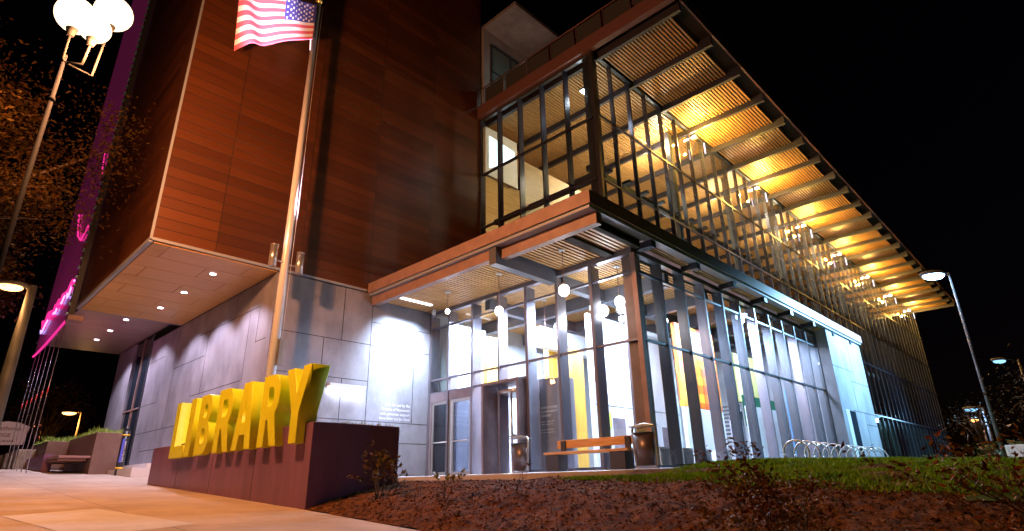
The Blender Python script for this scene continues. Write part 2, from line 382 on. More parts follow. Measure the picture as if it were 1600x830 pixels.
# second, higher soffit further along
s2 = MB(); s2.box(3.6, 6.72, 24.6, 28.9, 6.36, 6.42); s2.box(3.6, 6.72, 28.93, 33.9, 6.36, 6.42); s2.build('rear_soffit', noisy(M('rear_soffit_board', (.3, .2, .17), .4), (.27, .17, .15), (.34, .23, .2), 1, 4)[0], lib)
s3 = MB(); s3.box(3.4, 11, 24.55, 33.95, 6.43, 22); s3.build('rear_volume', STEELD, lib)
DLM = emis('downlight_glow', (1, .86, .95), 30)
for (x, y, z) in [(5.41, 17.61, 6.0), (5.39, 20.04, 6.0), (5.38, 22.42, 6.0), (5.24, 26.44, 6.36), (5.22, 28.8, 6.36), (5.2, 31.0, 6.36)]:
    d = MB(); d.cyl((x, y, z-.006), (x, y, z+.02), .085, n=20); d.cyl((x, y, z-.012), (x, y, z-.005), .10, .10, 20, 1)
    d = MB()
    k = 24
    for i in range(k):
        a0, a1 = 2*math.pi*i/k, 2*math.pi*(i+1)/k
        d.quad((x+.085*math.cos(a0), y+.085*math.sin(a0), z-.012), (x+.085*math.cos(a1), y+.085*math.sin(a1), z-.012), (x+.12*math.cos(a1), y+.12*math.sin(a1), z-.006), (x+.12*math.cos(a0), y+.12*math.sin(a0), z-.006))
    dl = d.build('downlight', WHITEM, lib)
    e = MB(); e.cyl((x, y, z-.009), (x, y, z-.003), .084, n=20); e.build('lens', DLM, dl)
    lamp('downlight_lamp', 'SPOT', (x, y, z-.03), 800, (.84, .76, 1), dl, .06, (.12, 0, -1), 115, .5)
# concrete walls with joints
cw = MB(); cw.box(6.73, 12.44, YF, YF+.3, -.6, 6.0); 
def jv(x, z0, z1): cw.box(x-.011, x+.011, YF-.003, YF+.01, z0, z1, 1)
def jh(z, x0, x1): cw.box(x0, x1, YF-.002, YF+.01, z-.011, z+.011, 1)
cw.m = [0]*6
jv(10.02, .2, 6.0); jh(5.05, 10.03, 12.44); jh(4.28, 6.73, 12.44); jv(8.98, 4.29, 6.0); jv(8.38, 3.1, 4.27); jh(3.1, 6.9, 10.0); jv(9.1, 1.8, 3.09); jv(11.78, 1.9, 4.27); jh(1.88, 8.2, 12.44); jh(1.25, 10.03, 12.44); jv(10.9, .2, 1.24); jv(8.2, .2, 3.09); jv(11.0, 4.29, 5.04)
cwo = cw.build('concrete_wall', [CONC, JOINT], lib)
cl = MB(); cl.box(6.73, 7.03, YF+.31, 28.0, -.6, 5.98); cl.m = [0]*6
def jy(y, z0, z1): cl.box(6.727, 6.74, y-.012, y+.012, z0, z1, 1)
def jz(z, y0, y1): cl.box(6.728, 6.74, y0, y1, z-.012, z+.012, 1)
jz(5.15, 17.1, 22.2); jy(17.1, 4.0, 5.15); jz(4.05, 16.4, 17.1); jz(3.0, 17.8, 22.1); jy(17.75, 3.0, 5.14); jz(4.3, 21.3, 24.5); jy(21.2, 3.0, 5.14); jz(5.0, 25.9, 28); jz(3.2, 26, 28); jz(2.1, 22.5, 28); jz(1.5, 17.5, 22.5); jy(24.5, 2.1, 5.98); jz(1.4, 24.5, 27); jy(22.5, 0, 2.1)
cl.build('side_concrete_wall', [CONC, JOINT], lib)
cr = MB(); cr.box(6.73, 7.03, 30.8, 33.6, -.6, 6.34); cr.box(6.71, 6.76, 28.01, 28.22, .8, 6.34, 1); cr.build('rear_wall_strip', [CONC, STEELD], lib)
dg = MB(); dg.box(6.80, 6.84, 28.22, 30.8, .9, 6.34); dgo = dg.build('side_window', DARKGL, lib)
fm = MB(); fm.box(6.76, 6.8, 29.5, 29.56, .9, 6.34); fm.box(6.76, 6.8, 28.22, 30.8, 3.2, 3.26); fm.build('frame', BRONZE, dgo)
# lit steps below the side wall
st = MB(); st.box(5.75, 6.72, 21.8, 30, .1, .80); st.box(5.35, 5.75, 21.8, 30, .1, .66); tag(st.build('entry_steps', M('white_concrete', (.66, .64, .66), .6)), kind='structure')
tag(bpy.data.objects['entry_steps'], kind='structure')

# dark linear wall lamp and engraved words
wl = MB(); wl.box(8.62, 9.86, YF-.2, YF-.005, 2.80, 2.90); wlo = wl.build('wall_light', WHITEM, lib)
we = MB(); we.box(8.64, 9.84, YF-.19, YF-.03, 2.775, 2.798); we.build('diffuser', emis('wall_light_glow', (.85, .92, 1), 16), wlo)
lamp('wall_light_lamp', 'AREA', (9.24, YF-.12, 2.768), 24, (.66, .80, 1), wlo, 1.15, (0, .3, -1), sizey=.04)

def textmesh(name, s, size, mat, par, world, depth=.004, align='LEFT', sx=1.0):
    cu = bpy.data.curves.new(name, 'FONT'); cu.body = s; cu.size = size; cu.extrude = depth; cu.align_x = align
    o = bpy.data.objects.new(name, cu); COL.objects.link(o)
    bpy.context.view_layer.update()
    me = bpy.data.meshes.new_from_object(o.evaluated_get(bpy.context.evaluated_depsgraph_get()))
    bpy.data.objects.remove(o); me.materials.clear(); me.materials.append(mat)
    me.transform(Matrix.Diagonal((sx, 1, 1, 1))); me.transform(world)
    o = bpy.data.objects.new(name, me); COL.objects.link(o)
    if par is not None: adopt(o, par)
    return o
def Wm(ox, oy, oz, X, Y):
    X = Vector(X).normalized(); Y = Vector(Y).normalized(); Z = X.cross(Y)
    return Matrix(((X.x, Y.x, Z.x, ox), (X.y, Y.y, Z.y, oy), (X.z, Y.z, Z.z, oz), (0, 0, 0, 1)))
TXT = M('pale_lettering', (.72, .68, .78), .5)
for i, s in enumerate(['Built for and by the', 'Citizens of Vancouver', 'with generous support', 'Anne Silver and Jim Shaw']):
    textmesh('lettering', s, [.125, .125, .125, .115][i], TXT, cwo, Wm(11.70, YF-.004, 2.40-i*.145, (1, 0, 0), (0, 0, 1)), .002, 'RIGHT')

# ---------------- entrance glazing, face x=12.5, from y 16.05 to 7.56
GX, GY = 12.5, 7.56
ZB, ZT = .27, 5.66
def pane_x(name, x, y0, y1, z0, z1, mat=None, par=None):      # pane in a wall facing -X
    b = MB(); b.box(x-.012, x+.012, y0, y1, z0, z1); return b.build(name, mat or GLASS, par)
def pane_y(name, y, x0, x1, z0, z1, mat=None, par=None):
    b = MB(); b.box(x0, x1, y-.012, y+.012, z0, z1); return b.build(name, mat or GLASS, par)
eg = MB(); eg.box(GX-.09, GX+.09, GY, YF, ZT, ZT+.16); eg.build('head_rail', MULL, lib); eg = MB(); eg.box(GX-.05, GX+.05, 7.6, 11.4, ZB-.04, ZB+.06); egl = eg.build('sill_rail', MULL, lib)
ym = [16.05, 15.05, 13.85, 12.62, 11.42, 10.2, 8.96, 7.56]
for i, (a, b2) in enumerate(zip(ym, ym[1:])):
    z0 = ZB+.06
    if a > 13.8: z0 = 2.93
    elif a > 11.5: z0 = 2.93
    wbay = pane_x('window_bay', GX, b2+.035, a-.035, z0, ZT-.02, par=lib)
    for z in ([2.9, 3.35, 5.18] if a > 11.5 else [3.35, 5.18]): m2 = MB(); m2.box(GX-.045, GX+.06, b2+.03, a-.03, z-.03, z+.03); m2.build('transom', MULL, wbay)
for y in ym[:-1]:
    m2 = MB(); wd = .035 if y not in (13.85, 11.42, 8.96) else .05
    m2.box(GX-.09, GX-.02, y-wd, y+wd, ZB-.02, ZT); m2.box(GX-.02, GX+.32, y-wd*.6, y+wd*.6, ZB-.02, ZT)
    m2.build('mullion', MULL, lib)
m2 = MB(); m2.box(GX-.08, GX+.06, GY-.08, GY+.06, ZB-.05, ZT); m2.box(GX+.07, GX+.42, GY+.07, GY+.42, ZB-.05, ZT); m2.build('corner_post', BRONZE, lib)
# double doors
for y0, y1 in ((13.92, 14.88), (14.92, 15.9)):
    dr = pane_x('glass_door', GX+.0, y0+.09, y1-.09, .36, 2.5, glassmat('door_glass', (.26, .28, .33), 2.2), lib)
    f = MB(); c0 = SILV
    f.box(GX-.03, GX+.03, y0, y0+.09, .26, 2.6); f.box(GX-.03, GX+.03, y1-.09, y1, .26, 2.6); f.box(GX-.03, GX+.03, y0+.09, y1-.09, 2.5, 2.6); f.box(GX-.03, GX+.03, y0+.09, y1-.09, .26, .36)
    f.build('frame', SILV, dr)
    h = MB(); h.cyl((GX-.10, y0+.09, 1.27), (GX-.10, y1-.09, 1.27), .018, n=8); h.cyl((GX-.10, y0+.12, 1.27), (GX-.02, y0+.12, 1.27), .012, n=6); h.cyl((GX-.10, y1-.12, 1.27), (GX-.02, y1-.12, 1.27), .012, n=6); h.build('handle', CHROME, dr)
f = MB(); f.box(GX-.05, GX+.05, 13.9, 16.03, 2.6, 2.87); f.box(GX-.05, GX+.05, 15.91, 16.03, .26, 2.6); f.build('door_head', STEEL, lib)
# revolving door portal
pf = MB(); pf.box(12.1, 13.0, 12.98, 13.06, .25, 2.86); pf.box(12.1, 13.0, 11.50, 11.58, .25, 2.86); pf.box(12.1, 13.0, 11.58, 12.98, 2.78, 2.86)
rdo = pf.build('revolving_door', STEEL, lib)
dm = MB()
for a in (20, 110, 200, 290):
    c_, s_ = math.cos(R_(a)), math.sin(R_(a)); dm.cyl((13.0+.66*c_, 12.28+.66*s_, .3), (13.0+.66*c_, 12.28+.66*s_, 2.5), .03, n=8)
    dm.cyl((13.0, 12.28, 1.3), (13.0+.66*c_, 12.28+.66*s_, 1.3), .025, n=8)
dm.cyl((13, 12.28, .3), (13, 12.28, 2.55), .04, n=10); dm.cyl((13, 12.28, 2.5), (13, 12.28, 2.62), .69, n=24)
dm.build('door_leaves', SILV, rdo)
dm = MB()
for k in range(18):
    for base in (0, 180):
        a0 = R_(base+20+k*5); a1 = R_(base+25+k*5); q = .70
        dm.quad((13+q*math.cos(a0), 12.28+q*math.sin(a0), .3), (13+q*math.cos(a1), 12.28+q*math.sin(a1), .3), (13+q*math.cos(a1), 12.28+q*math.sin(a1), 2.6), (13+q*math.cos(a0), 12.28+q*math.sin(a0), 2.6))
dm.build('drum_glass', GLASS, rdo)
# curved grey drum with the library's name
dr = MB(); k = 28; C0 = (13.9, 11.55); RR = .72
pr = [(C0[0]+RR*math.cos(R_(95+i*(170/k))), C0[1]+RR*math.sin(R_(95+i*(170/k)))) for i in range(k+1)]
for (a, b2) in zip(pr, pr[1:]): dr.quad((b2[0], b2[1], .28), (a[0], a[1], .28), (a[0], a[1], 2.92), (b2[0], b2[1], 2.92))
for i in range(len(dr.sm)): dr.sm[i] = True
dr.poly([(p[0], p[1], 2.92) for p in pr]); 
dro = dr.build('drum_screen', noisy(M('grey_laminate', (.26, .25, .29), .35), (.24, .23, .27), (.3, .29, .33), 1, 3, (4, 4, .3))[0], lib)
tx = C0[0]-RR-.03
TXW = emis('lit_lettering', (1, 1, 1), .9)
for i, s in enumerate(['VANCOUVER', 'COMMUNITY', 'LIBRARY']): textmesh('lettering', s, .10, WHITE, dro, Wm(tx, 11.60, 2.02-i*.115, (0, -1, 0), (0, 0, 1)), .002, sx=1.1)
for i, (s, q) in enumerate([('Monday – Thursday   10–8', .045), ('Friday – Saturday   10–6', .045), ('', 0), ('Vancouver Community Library', .038), ('Fort Vancouver Regional Library', .038)]):
    if s: textmesh('lettering', s, q, WHITE, dro, Wm(tx, 11.59, 1.64-i*.075, (0, -1, 0), (0, 0, 1)), .002)

# ---------------- lower glazing facing -Y, from x 12.5 to 26.4
hr = MB(); hr.box(GX+.1, 26.4, GY-.06, GY+.12, ZT, ZT+.14); hr.build('head_rail', MULLD, lib); hr = MB(); hr.box(GX+.1, 26.4, GY-.05, GY+.05, ZB-.05, ZB+.06); hr.build('sill_rail', MULLD, lib)
xm = [12.5]+[12.5+1.264*i for i in range(1, 12)]
for i, (a, b2) in enumerate(zip(xm, xm[1:]+[26.38])):
    wbay = pane_y('window_bay', GY, a+.03, b2-.03, ZB+.06, ZT-.01, par=lib)
    for z in (3.35, 5.18): m2 = MB(); m2.box(a+.03, b2-.03, GY-.04, GY+.06, z-.028, z+.028); m2.build('transom', MULLD, wbay)
    if i:
        m2 = MB(); m2.box(a-.03, a+.03, GY-.07, GY-.015, ZB, ZT); m2.box(a-.028, a+.028, GY-.015, GY+.25, ZB, ZT); m2.build('mullion', MULLD if i % 3 else MULL, lib)
# projecting concrete block at the end
bk = MB(); bk.box(26.42, 31.3, 7.05, 10.2, -.3, 6.0); bk.m = [0]*6
def kv(x, z0, z1): bk.box(x-.012, x+.012, 7.046, 7.06, z0, z1, 1)
def kh(z, x0, x1): bk.box(x0, x1, 7.047, 7.06, z-.012, z+.012, 1)
kh(4.35, 26.42, 29.2); kh(3.9, 28.7, 31.3); kv(28.7, 2.6, 4.34); kh(2.6, 27.9, 31.3); kv(29.2, 3.9, 6); kh(1.0, 28.4, 31.3); kv(29.6, 1.0, 2.6); kh(2.1, 29.6, 31.3)
bk.box(26.9, 27.35, 7.044, 7.06, .2, 2.58, 2); bk.box(27.4, 28.2, 7.043, 7.06, .2, 2.56, 3)
bk.build('projecting_block', [CONC, JOINT, CHROME, DARKGL], lib)
me_ = MB()
for i in range(30): me_.box(31.32, 31.9, 7.3+.02, 7.36, .2+i*.19, .2+i*.19+.1)
me_.box(31.9, 31.96, 7.3, 7.4, .2, 6.0); me_.build('mesh_screen', STEEL, lib)

# ---------------- canopy over the entrance
can = thing_can = MB(); can.box(9.80, 31.35, 6.93, 16.05, 6.07, 6.30); cano = can.build('canopy', BRONZE, lib)
cs = MB(); cs.box(9.77, 9.80, 6.90, 16.09, 5.98, 6.32); cs.box(9.80, 31.4, 6.90, 6.93, 5.98, 6.32); cs.build('fascia', BRONZE, cano)
cs = MB(); cs.box(9.83, 10.1, 6.96, 16.08, 5.90, 6.065); cs.box(10.1, 31.35, 6.96, 7.2, 5.90, 6.065); cs.build('recessed_fascia', GREYS, cano)
cs = MB(); cs.box(10.1, 10.3, 6.98, 10.1, 5.60, 5.895); cs.box(9.95, 10.15, 10.4, 16.08, 5.60, 5.895); cs.build('edge_beam', BRONZE, cano)
cs = MB(); cs.box(9.9, 12.38, 10.12, 10.38, 5.42, 5.895); cs.build('cross_beam', BEAMD, cano)
cs = MB(); cs.box(10.6, 12.38, 8.1, 8.35, 5.72, 5.895); cs.box(10.3, 12.38, 7.25, 7.4, 5.7, 5.89); cs.build('dark_beam', SLATD, cano)
def slats(name, x0, x1, y0, y1, z, par, pitch=.13, wd=.07, dp=.09, mat=None):
    b = MB(); y = y0
    while y+wd < y1: b.box(x0, x1, y, y+wd, z, z+dp); y += pitch
    return b.build(name, mat or SLAT, par)
slats('slat_soffit', 10.32, 12.36, 7.25, 10.1, 5.80, cano, .14, .08, .06); slats('slat_soffit', 10.17, 12.36, 10.4, 16.05, 5.76, cano, .14, .08, .06)
cs = MB(); cs.box(10.1, 12.4, 7.2, 16.05, 5.90, 5.93); cs.build('backing', SLATD, cano)
for i in range(8):
    x = 12.64+i*2.45
    bb = MB(); bb.box(x-.12, x+.12, 7.0, 7.5, 5.72, 5.895); bb.build('bracket', STEELD, cano)
    if i < 7:
        b3 = slats('slat_soffit', x+.14, x+2.3, 7.22, 7.5, 5.86, cano, .09, .05, .03)
# linear soffit lamp above the concrete wall + wash
lf = MB(); lf.box(10.45, 11.7, 15.08, 15.2, 5.735, 5.75); lfo = lf.build('linear_light', emis('linear_glow', (.95, .97, 1), 10), cano)
lamp('linear_light_lamp', 'AREA', (11.1, 15.15, 5.7), 300, (.56, .76, 1), lfo, 1.2, (.05, .55, -1), sizey=.12, spread=85)
# small camera dome by the slab corner
cm = MB(); cm.cyl((12.1, 15.5, 5.62), (12.1, 15.5, 5.75), .07, n=14); cm.sphere((12.1, 15.5, 5.6), .075, 14, 8); tag(cm.build('security_camera', WHITEM), 'small white security dome under the canopy by the glass corner', 'camera')

# ---------------- upper glazed volume
UX, UY, UB, UT = 14.93, 10.0, 6.3, 15.2
XE = 70.0
ft = MB(); ft.box(UX-.25, UX+.0, 6.4, YF-.01, 15.28, 15.85); ft.box(UX-.25, XE, 6.33, 6.40, 15.45, 15.95); fto = ft.build('roof_edge', FASR, lib)
ft = MB(); ft.box(UX, XE, 6.4, 24, 15.62, 15.9); ft.build('roof_deck', STEELD, lib)
ft = MB(); ft.box(UX-.06, UX+.08, UY, YF-.02, UT-.02, UT+.22); ft.box(UX, XE, UY-.06, UY+.08, UT+.1, UT+.28); ft.build('head_rail', MULLD, lib)
# left face bays
yu = [16.08, 15.0, 13.78, 12.55, 11.33, 10.12]
for i, (a, b2) in enumerate(zip(yu, yu[1:])):
    wb = pane_x('window_bay', UX, b2+.03, a-.03, UB, UT, GLASSU, lib)
    for z in (7.3, 9.95, 12.45): m2 = MB(); m2.box(UX-.04, UX+.07, b2+.03, a-.03, z-.04, z+.04); m2.build('transom', MULLU, wb)
    m2 = MB(); m2.box(UX-.08, UX+.2, a-.03, a+.03, UB, UT); m2.build('mullion', MULLU, lib)
m2 = MB(); m2.box(UX-.10, UX+.04, UY-.1, UY+.04, UB, UT+.2); m2.box(UX+.1, UX+.5, UY+.12, UY+.5, UB, UT+.1); m2.build('corner_post', STEELD, lib)
# right face: bays between fins
NB = 44; PB = (XE-UX)/NB
def fin_z0(x): return UB if x < 31.4 else .3
for i in range(NB):
    a = UX+i*PB; b2 = a+PB; z0 = fin_z0(a+.5)
    wb = pane_y('window_bay', UY, a+.03, b2-.03, z0, UT+.1, GLASSU, lib)
    for z in (3.75, 7.25, 9.9, 12.6):
        if z > z0: m2 = MB(); m2.box(a+.03, b2-.03, UY-.03, UY+.05, z-.035, z+.035); m2.build('transom', MULLU, wb)
    if i: 
        m2 = MB(); m2.box(a-.03, a+.03, UY-.03, UY+.14, z0, UT+.1); m2.build('mullion', MULLU, lib)
# overhang: beams, slats, dark outer trough
for k in range(23):
    x = 15.3+2.39*k
    b = MB(); b.box(x-.07, x+.07, 6.45, 19.5, 15.12, 15.55); b.build('roof_beam', BEAM, fto)
    if k < 22:
        sl_ = slats('slat_soffit', x+.09, x+2.3, 6.95, UY-.1, 15.36, fto, .135, .075, .05)
        sl_ = slats('ceiling_slats', x+.09, x+2.3, UY+.2, 19.0, 15.36, fto, .135, .085, .05)
bb = MB(); bb.box(UX, XE, 6.46, 19.5, 15.56, 15.60); bb.build('roof_underside', SLATD, fto)
# interior girt with brackets, columns
gr = MB(); gr.box(UX+.5, XE-.5, UY+.75, UY+.95, 10.75, 10.95)
for i in range(1, 40): gr.box(UX+i*PB-.08, UX+i*PB+.08, UY+.33, UY+.75, 10.77, 10.9)
gr.build('wind_girt', STEELD, lib)
gr = MB(); gr.box(UX+.62, UX+.78, UY+.5, 16, 10.3, 10.5); gr.build('wind_girt', STEELD, lib)
for i in range(1, 9):
    x = UX+.9+i*6.13
    c = MB(); c.box(x-.15, x+.15, UY+.7, UY+1.0, .3 if x > 31 else 6.3, 15.3); c.build('steel_column', BEAMD, lib)
# floors, walls inside
fl = MB(); fl.box(UX+.1, 31.3, UY+.2, 22, 6.0, 6.28); fl.build('upper_floor', CONCI, lib)
fl = MB(); fl.box(31.4, XE-.2, UY+.9, 22, 3.4, 3.75); fl.build('first_floor', CONC, lib)
fl = MB(); fl.box(31.4, XE-.2, UY+.9, 22, 7.0, 7.3); fl.build('second_floor', CONC, lib)
fl = MB(); fl.box(33.4, XE-.2, UY+2.2, 22, 10.1, 10.4); fl.build('third_floor', CONC, lib)
ww = MB(); ww.box(15.3, 22.4, 14.0, 14.2, 6.3, 12.45); ww.box(22.4, 22.6, 14.0, 19, 6.3, 12.45); wwo = ww.build('wood_volume', INTWOOD, lib)
for x in (16.6, 18.6, 20.6): q = MB(); q.box(x-.01, x+.01, 13.994, 14.01, 6.3, 12.45); q.build('panel_joint', JOINT, wwo)
ww = MB(); ww.box(15.0, XE-.3, 19.6, 19.8, 6.3, 15.35); ww.build('back_wall', INTWOOD, lib)
ww = MB(); ww.box(31.5, XE-.3, 18.6, 18.8, .3, 6.9); ww.build('low_back_wall', CONC, lib)
ww = MB(); ww.box(XE-.1, XE, UY+.1, 22, .3, 15.5); ww.box(UX, XE, 22.1, 22.3, .3, 15.5); ww.build('end_wall', STEELD, lib)
ww = MB(); ww.box(14.98, 17.0, 15.9, 16.05, 12.5, 14.9); wsh = ww.build('stair_wall', WHITE, lib)
ww = MB(); ww.poly([(15.2, 15.89, 12.85), (16.8, 15.89, 14.35), (15.2, 15.89, 14.5)]); ww.poly([(15.2, 15.89, 12.85), (16.8, 15.89, 13.9), (16.8, 15.89, 14.35)]); ww.build('glow_panel', emis('stair_glow', (.8, .97, 1), 3.5), wsh)  # self-glowing shape stands in for light on the stair wall
# bookcases / curtain like screens in the lower left corner of the upper room
sc = MB(); r2 = random.Random(5); x = 15.3
mats_b = [M('book_red', (.20, .05, .03), .6), M('book_tan', (.25, .2, .1), .6), M('book_brown', (.12, .07, .05), .6)]
b = MB()
r6 = random.Random(8); y = 13.75
while y < 16.0:
    wd = r6.uniform(.06, .14); b.box(15.35+r6.uniform(0, .06), 15.5, y, y+wd, 6.3, 9.85, r6.randrange(3)); y += wd
b.build('curtain', [M('curtain_brown', (.10, .05, .03), .8), M('curtain_tan', (.16, .13, .08), .8), M('curtain_dark', (.04, .025, .02), .8)], lib)
bks = MB()
for lev in range(5):
    x = 15.35
    while x < 19.5:
        wd = r2.uniform(.05, .2); bks.box(x, x+wd, 13.2, 13.4, 6.4+lev*.62, 6.4+lev*.62+r2.uniform(.35, .5), r2.randrange(3)); x += wd+.01
bks.box(15.3, 19.6, 13.42, 13.5, 6.3, 9.5, 2); bks.build('bookshelf', mats_b, lib)

# lights of the upper roof line (uplit soffit bays)
FIXM = emis('soffit_lamp_glow', (1, .82, .55), 70)
for k, x in enumerate([22.62, 29.8, 36.96, 44.13, 51.3, 58.47, 65.6]):
    b = MB(); b.box(x-.09, x+.09, UY-.32, UY-.08, 14.86, 14.94); b.cyl((x, UY-.2, 14.94), (x, UY-.2, 15.12), .03, n=8); fx = b.build('soffit_lamp', SILV, fto)
    b = MB(); b.box(x-.085, x+.085, UY-.30, UY-.10, 14.945, 14.965); b.box(x-.095, x-.0905, UY-.31, UY-.09, 14.87, 14.93); b.build('lens', FIXM, fx)
    for sx in (-1, 1):
        lamp('soffit_lamp_light', 'POINT', (x+sx*.55, UY-.65, 14.62), 640, (1, .55, .10), fx, .04)
    lamp('inner_lamp_light', 'POINT', (x-.9, UY+1.0, 14.6), 520*[1, .8, .55, .35, .2, .12, .1][k], (1, .84, .60), fx, .05)
    lamp('inner_lamp_light', 'POINT', (x+.6, UY+2.6, 14.5), 350*[1, .8, .55, .35, .2, .12, .1][k], (1, .80, .52), fx, .05)
    lamp('violet_lamp_light', 'SPOT', (x+3.55, UY-1.3, 13.9), 60, (.75, .55, 1), fx, .1, (0, 0, 1), 75, .9)
    b = MB(); b.cyl((x+.5, UY-.4, 14.2), (x+.5, UY-.4, 14.75), .03, n=8); b.build('rod_glow', emis('rod_glow', (.9, .8, 1), 2.5), fx)
# room lamps: pendant tubes upstairs
def hang(name, loc, ztop, r, mat, label, group, cat='pendant lamp', col=STEELD, long=False):
    o = thing(name, (loc[0], loc[1], ztop), label, cat, group)
    b = MB(); b.cyl((loc[0], loc[1], loc[2]+r), (loc[0], loc[1], ztop), .012, n=6); b.build('cord', BRONZE, o)
    b = MB(); b.cyl((loc[0], loc[1], ztop-.02), (loc[0], loc[1], ztop+.012), .09, n=18); b.build('ceiling_plate', WHITEM, o)
    b = MB(); b.sphere(loc, r, 20, 12, sz=1.15); b.build('globe', mat, o)
    b = MB(); b.cyl((loc[0], loc[1], loc[2]+r*.9), (loc[0], loc[1], loc[2]+r*1.5), r*.5, r*.3, 14); b.build('cap', SILV, o)
    return o
uf = [(17.6, 11.9), (19.9, 12.9), (24.6, 12.6), (28.5, 12.8), (33.5, 13), (38, 12.8), (42.6, 12.8)]
lb = MB()
ul = thing('square_ceiling_light', (15.5, 10.75, 14.55), 'small square white floodlight hanging by the top corner of the upstairs glass', 'lamp')
b = MB(); b.box(15.62, 15.95, 10.92, 11.14, 14.52, 14.6); b.cyl((15.8, 11.03, 14.6), (15.8, 11.03, 15.3), .02, n=6); b.build('housing', STEELD, ul)
b = MB(); b.box(15.64, 15.93, 10.94, 11.12, 14.50, 14.519); b.build('lens', emis('flood_glow', (.85, .9, 1), 40), ul)
lamp('flood_lamp', 'POINT', (15.8, 11.03, 14.35), 60, (.85, .9, 1), ul, .12)
for i, (x, y) in enumerate(uf):
    lamp('upper_room_lamp', 'POINT', (x, y, 12.9), 140 if i < 2 else 220, (1, .84, .60), lib, .3)
# emissive panels in place of lit walls and strips behind the bottom row upstairs
WG = emis('lit_white_panel', (.93, .97, 1), 3.0); CG = emis('lit_cyan_panel', (.55, 1, .95), 1.8)
for x0, x1, z0, z1, y, m in [(22.9, 24.6, 7.6, 9.3, 13.9, WG), (25.0, 26.8, 7.5, 9.2, 13.9, WG), (27.2, 29.0, 7.4, 9.1, 13.9, WG), (33.3, 34.4, 7.5, 8.8, 13.6, CG), (38.3, 39.3, 7.5, 8.7, 13.4, CG), (42.0, 43.2, 7.5, 8.7, 13.4, WG), (47.5, 48.3, 7.5, 8.5, 13.3, CG), (50.5, 51.3, 7.5, 8.5, 13.3, CG), (38.5, 39.1, 5.0, 6.3, 12.5, CG)]:
    b = MB(); b.box(x0, x1, y, y+.06, z0, z1); lw = b.build('glow_panel', m, lib)
    b = MB(); b.box(x0-.06, x1+.06, y+.01, y+.09, z1, z1+.08); b.build('frame', STEELD, lw)
lamp('upper_low_lamp', 'POINT', (24, 12.4, 8.4), 90, (.85, .93, 1), lib, .3)
# roof terrace
ph = MB(); ph.box(14.99, 18.2, YF-.1, 20, 15.9, 20.5); ph.m = [0]*6; pho = ph.build('penthouse', noisy(M('penthouse_render', (.3, .26, .27), .7), (.26, .22, .23), (.34, .3, .31), 1, 4)[0], lib)
b = MB(); b.box(14.99, 18.0, 13.9, 20, 20.52, 20.70); b.build('flat_roof', CONC, pho)
b = MB(); b.box(15.5, 17.3, YF-.14, YF-.11, 17.2, 19.7); pwo = b.build('window', M('dim_window', (.12, .15, .15), .2), pho)
b = MB(); b.box(15.42, 15.5, YF-.17, YF-.11, 17.1, 19.8); b.box(17.3, 17.38, YF-.17, YF-.11, 17.1, 19.8); b.box(15.5, 17.3, YF-.17, YF-.11, 19.7, 19.8); b.box(15.5, 17.3, YF-.17, YF-.145, 18.2, 18.27); b.box(16.7, 16.76, YF-.17, YF-.145, 17.2, 19.7); b.build('frame', STEELD, pwo)
lamp('terrace_lamp', 'POINT', (16.2, 14.4, 17.4), 26, (.72, .95, .85), pho, .2)
rl = MB(); rl.cyl((UX-.02, 6.5, 16.95), (UX-.02, 16.0, 16.95), .03, n=8); rl.cyl((UX-.02, 6.5, 16.05), (UX-.02, 16.0, 16.05), .015, n=6)
for i in range(8):
    y = 15.9-i*1.31
    for dy in (-.06, .06): rl.box(UX-.04, UX, y+dy-.012, y+dy+.012, 15.85, 16.95)
rlo = rl.build('terrace_railing', FASR, lib)
for i in range(7):
    y = 15.9-i*1.31; b = MB(); b.box(UX-.025, UX-.015, y-1.22, y-.09, 16.1, 16.85); b.build('infill_panel', M('railing_mesh', (.08, .08, .085), .5, .4), rlo)

# ---------------- lobby interior
lo = MB(); lo.box(12.6, 31.2, 7.9, 22, .0, .262); lo.build('lobby_floor', noisy(M('lobby_floor', (.4, .4, .42), .25), (.36, .36, .38), (.46, .46, .48), 1, 3)[0], lib)
lo = MB(); lo.box(12.5, 31.2, 16.2, 16.4, .27, 5.95); lo.build('lobby_back_wall', CONCI, lib)
lo = MB(); lo.box(26.5, 26.7, 10.2, 16.1, .27, 5.95); lo.build('lobby_end_wall', CONCI, lib)
slats('lobby_ceiling', 12.75, 26.4, 8.0, 16.1, 5.78, lib, .115, .07, .05)
lo = MB(); lo.box(12.6, 26.5, 7.95, 16.15, 5.86, 5.9); lo.build('ceiling_backing', SLATD, lib)
for x in (14.9, 17.4, 19.9, 22.4, 24.9):
    b = MB(); b.box(x-.12, x+.12, 7.95, 16.1, 5.35, 5.77); b.build('ceiling_beam', BEAMD, lib)
for y in (10.25, 13.4):
    b = MB(); b.box(12.7, 26.4, y-.12, y+.12, 5.4, 5.76); b.build('ceiling_beam', BEAMD, lib)
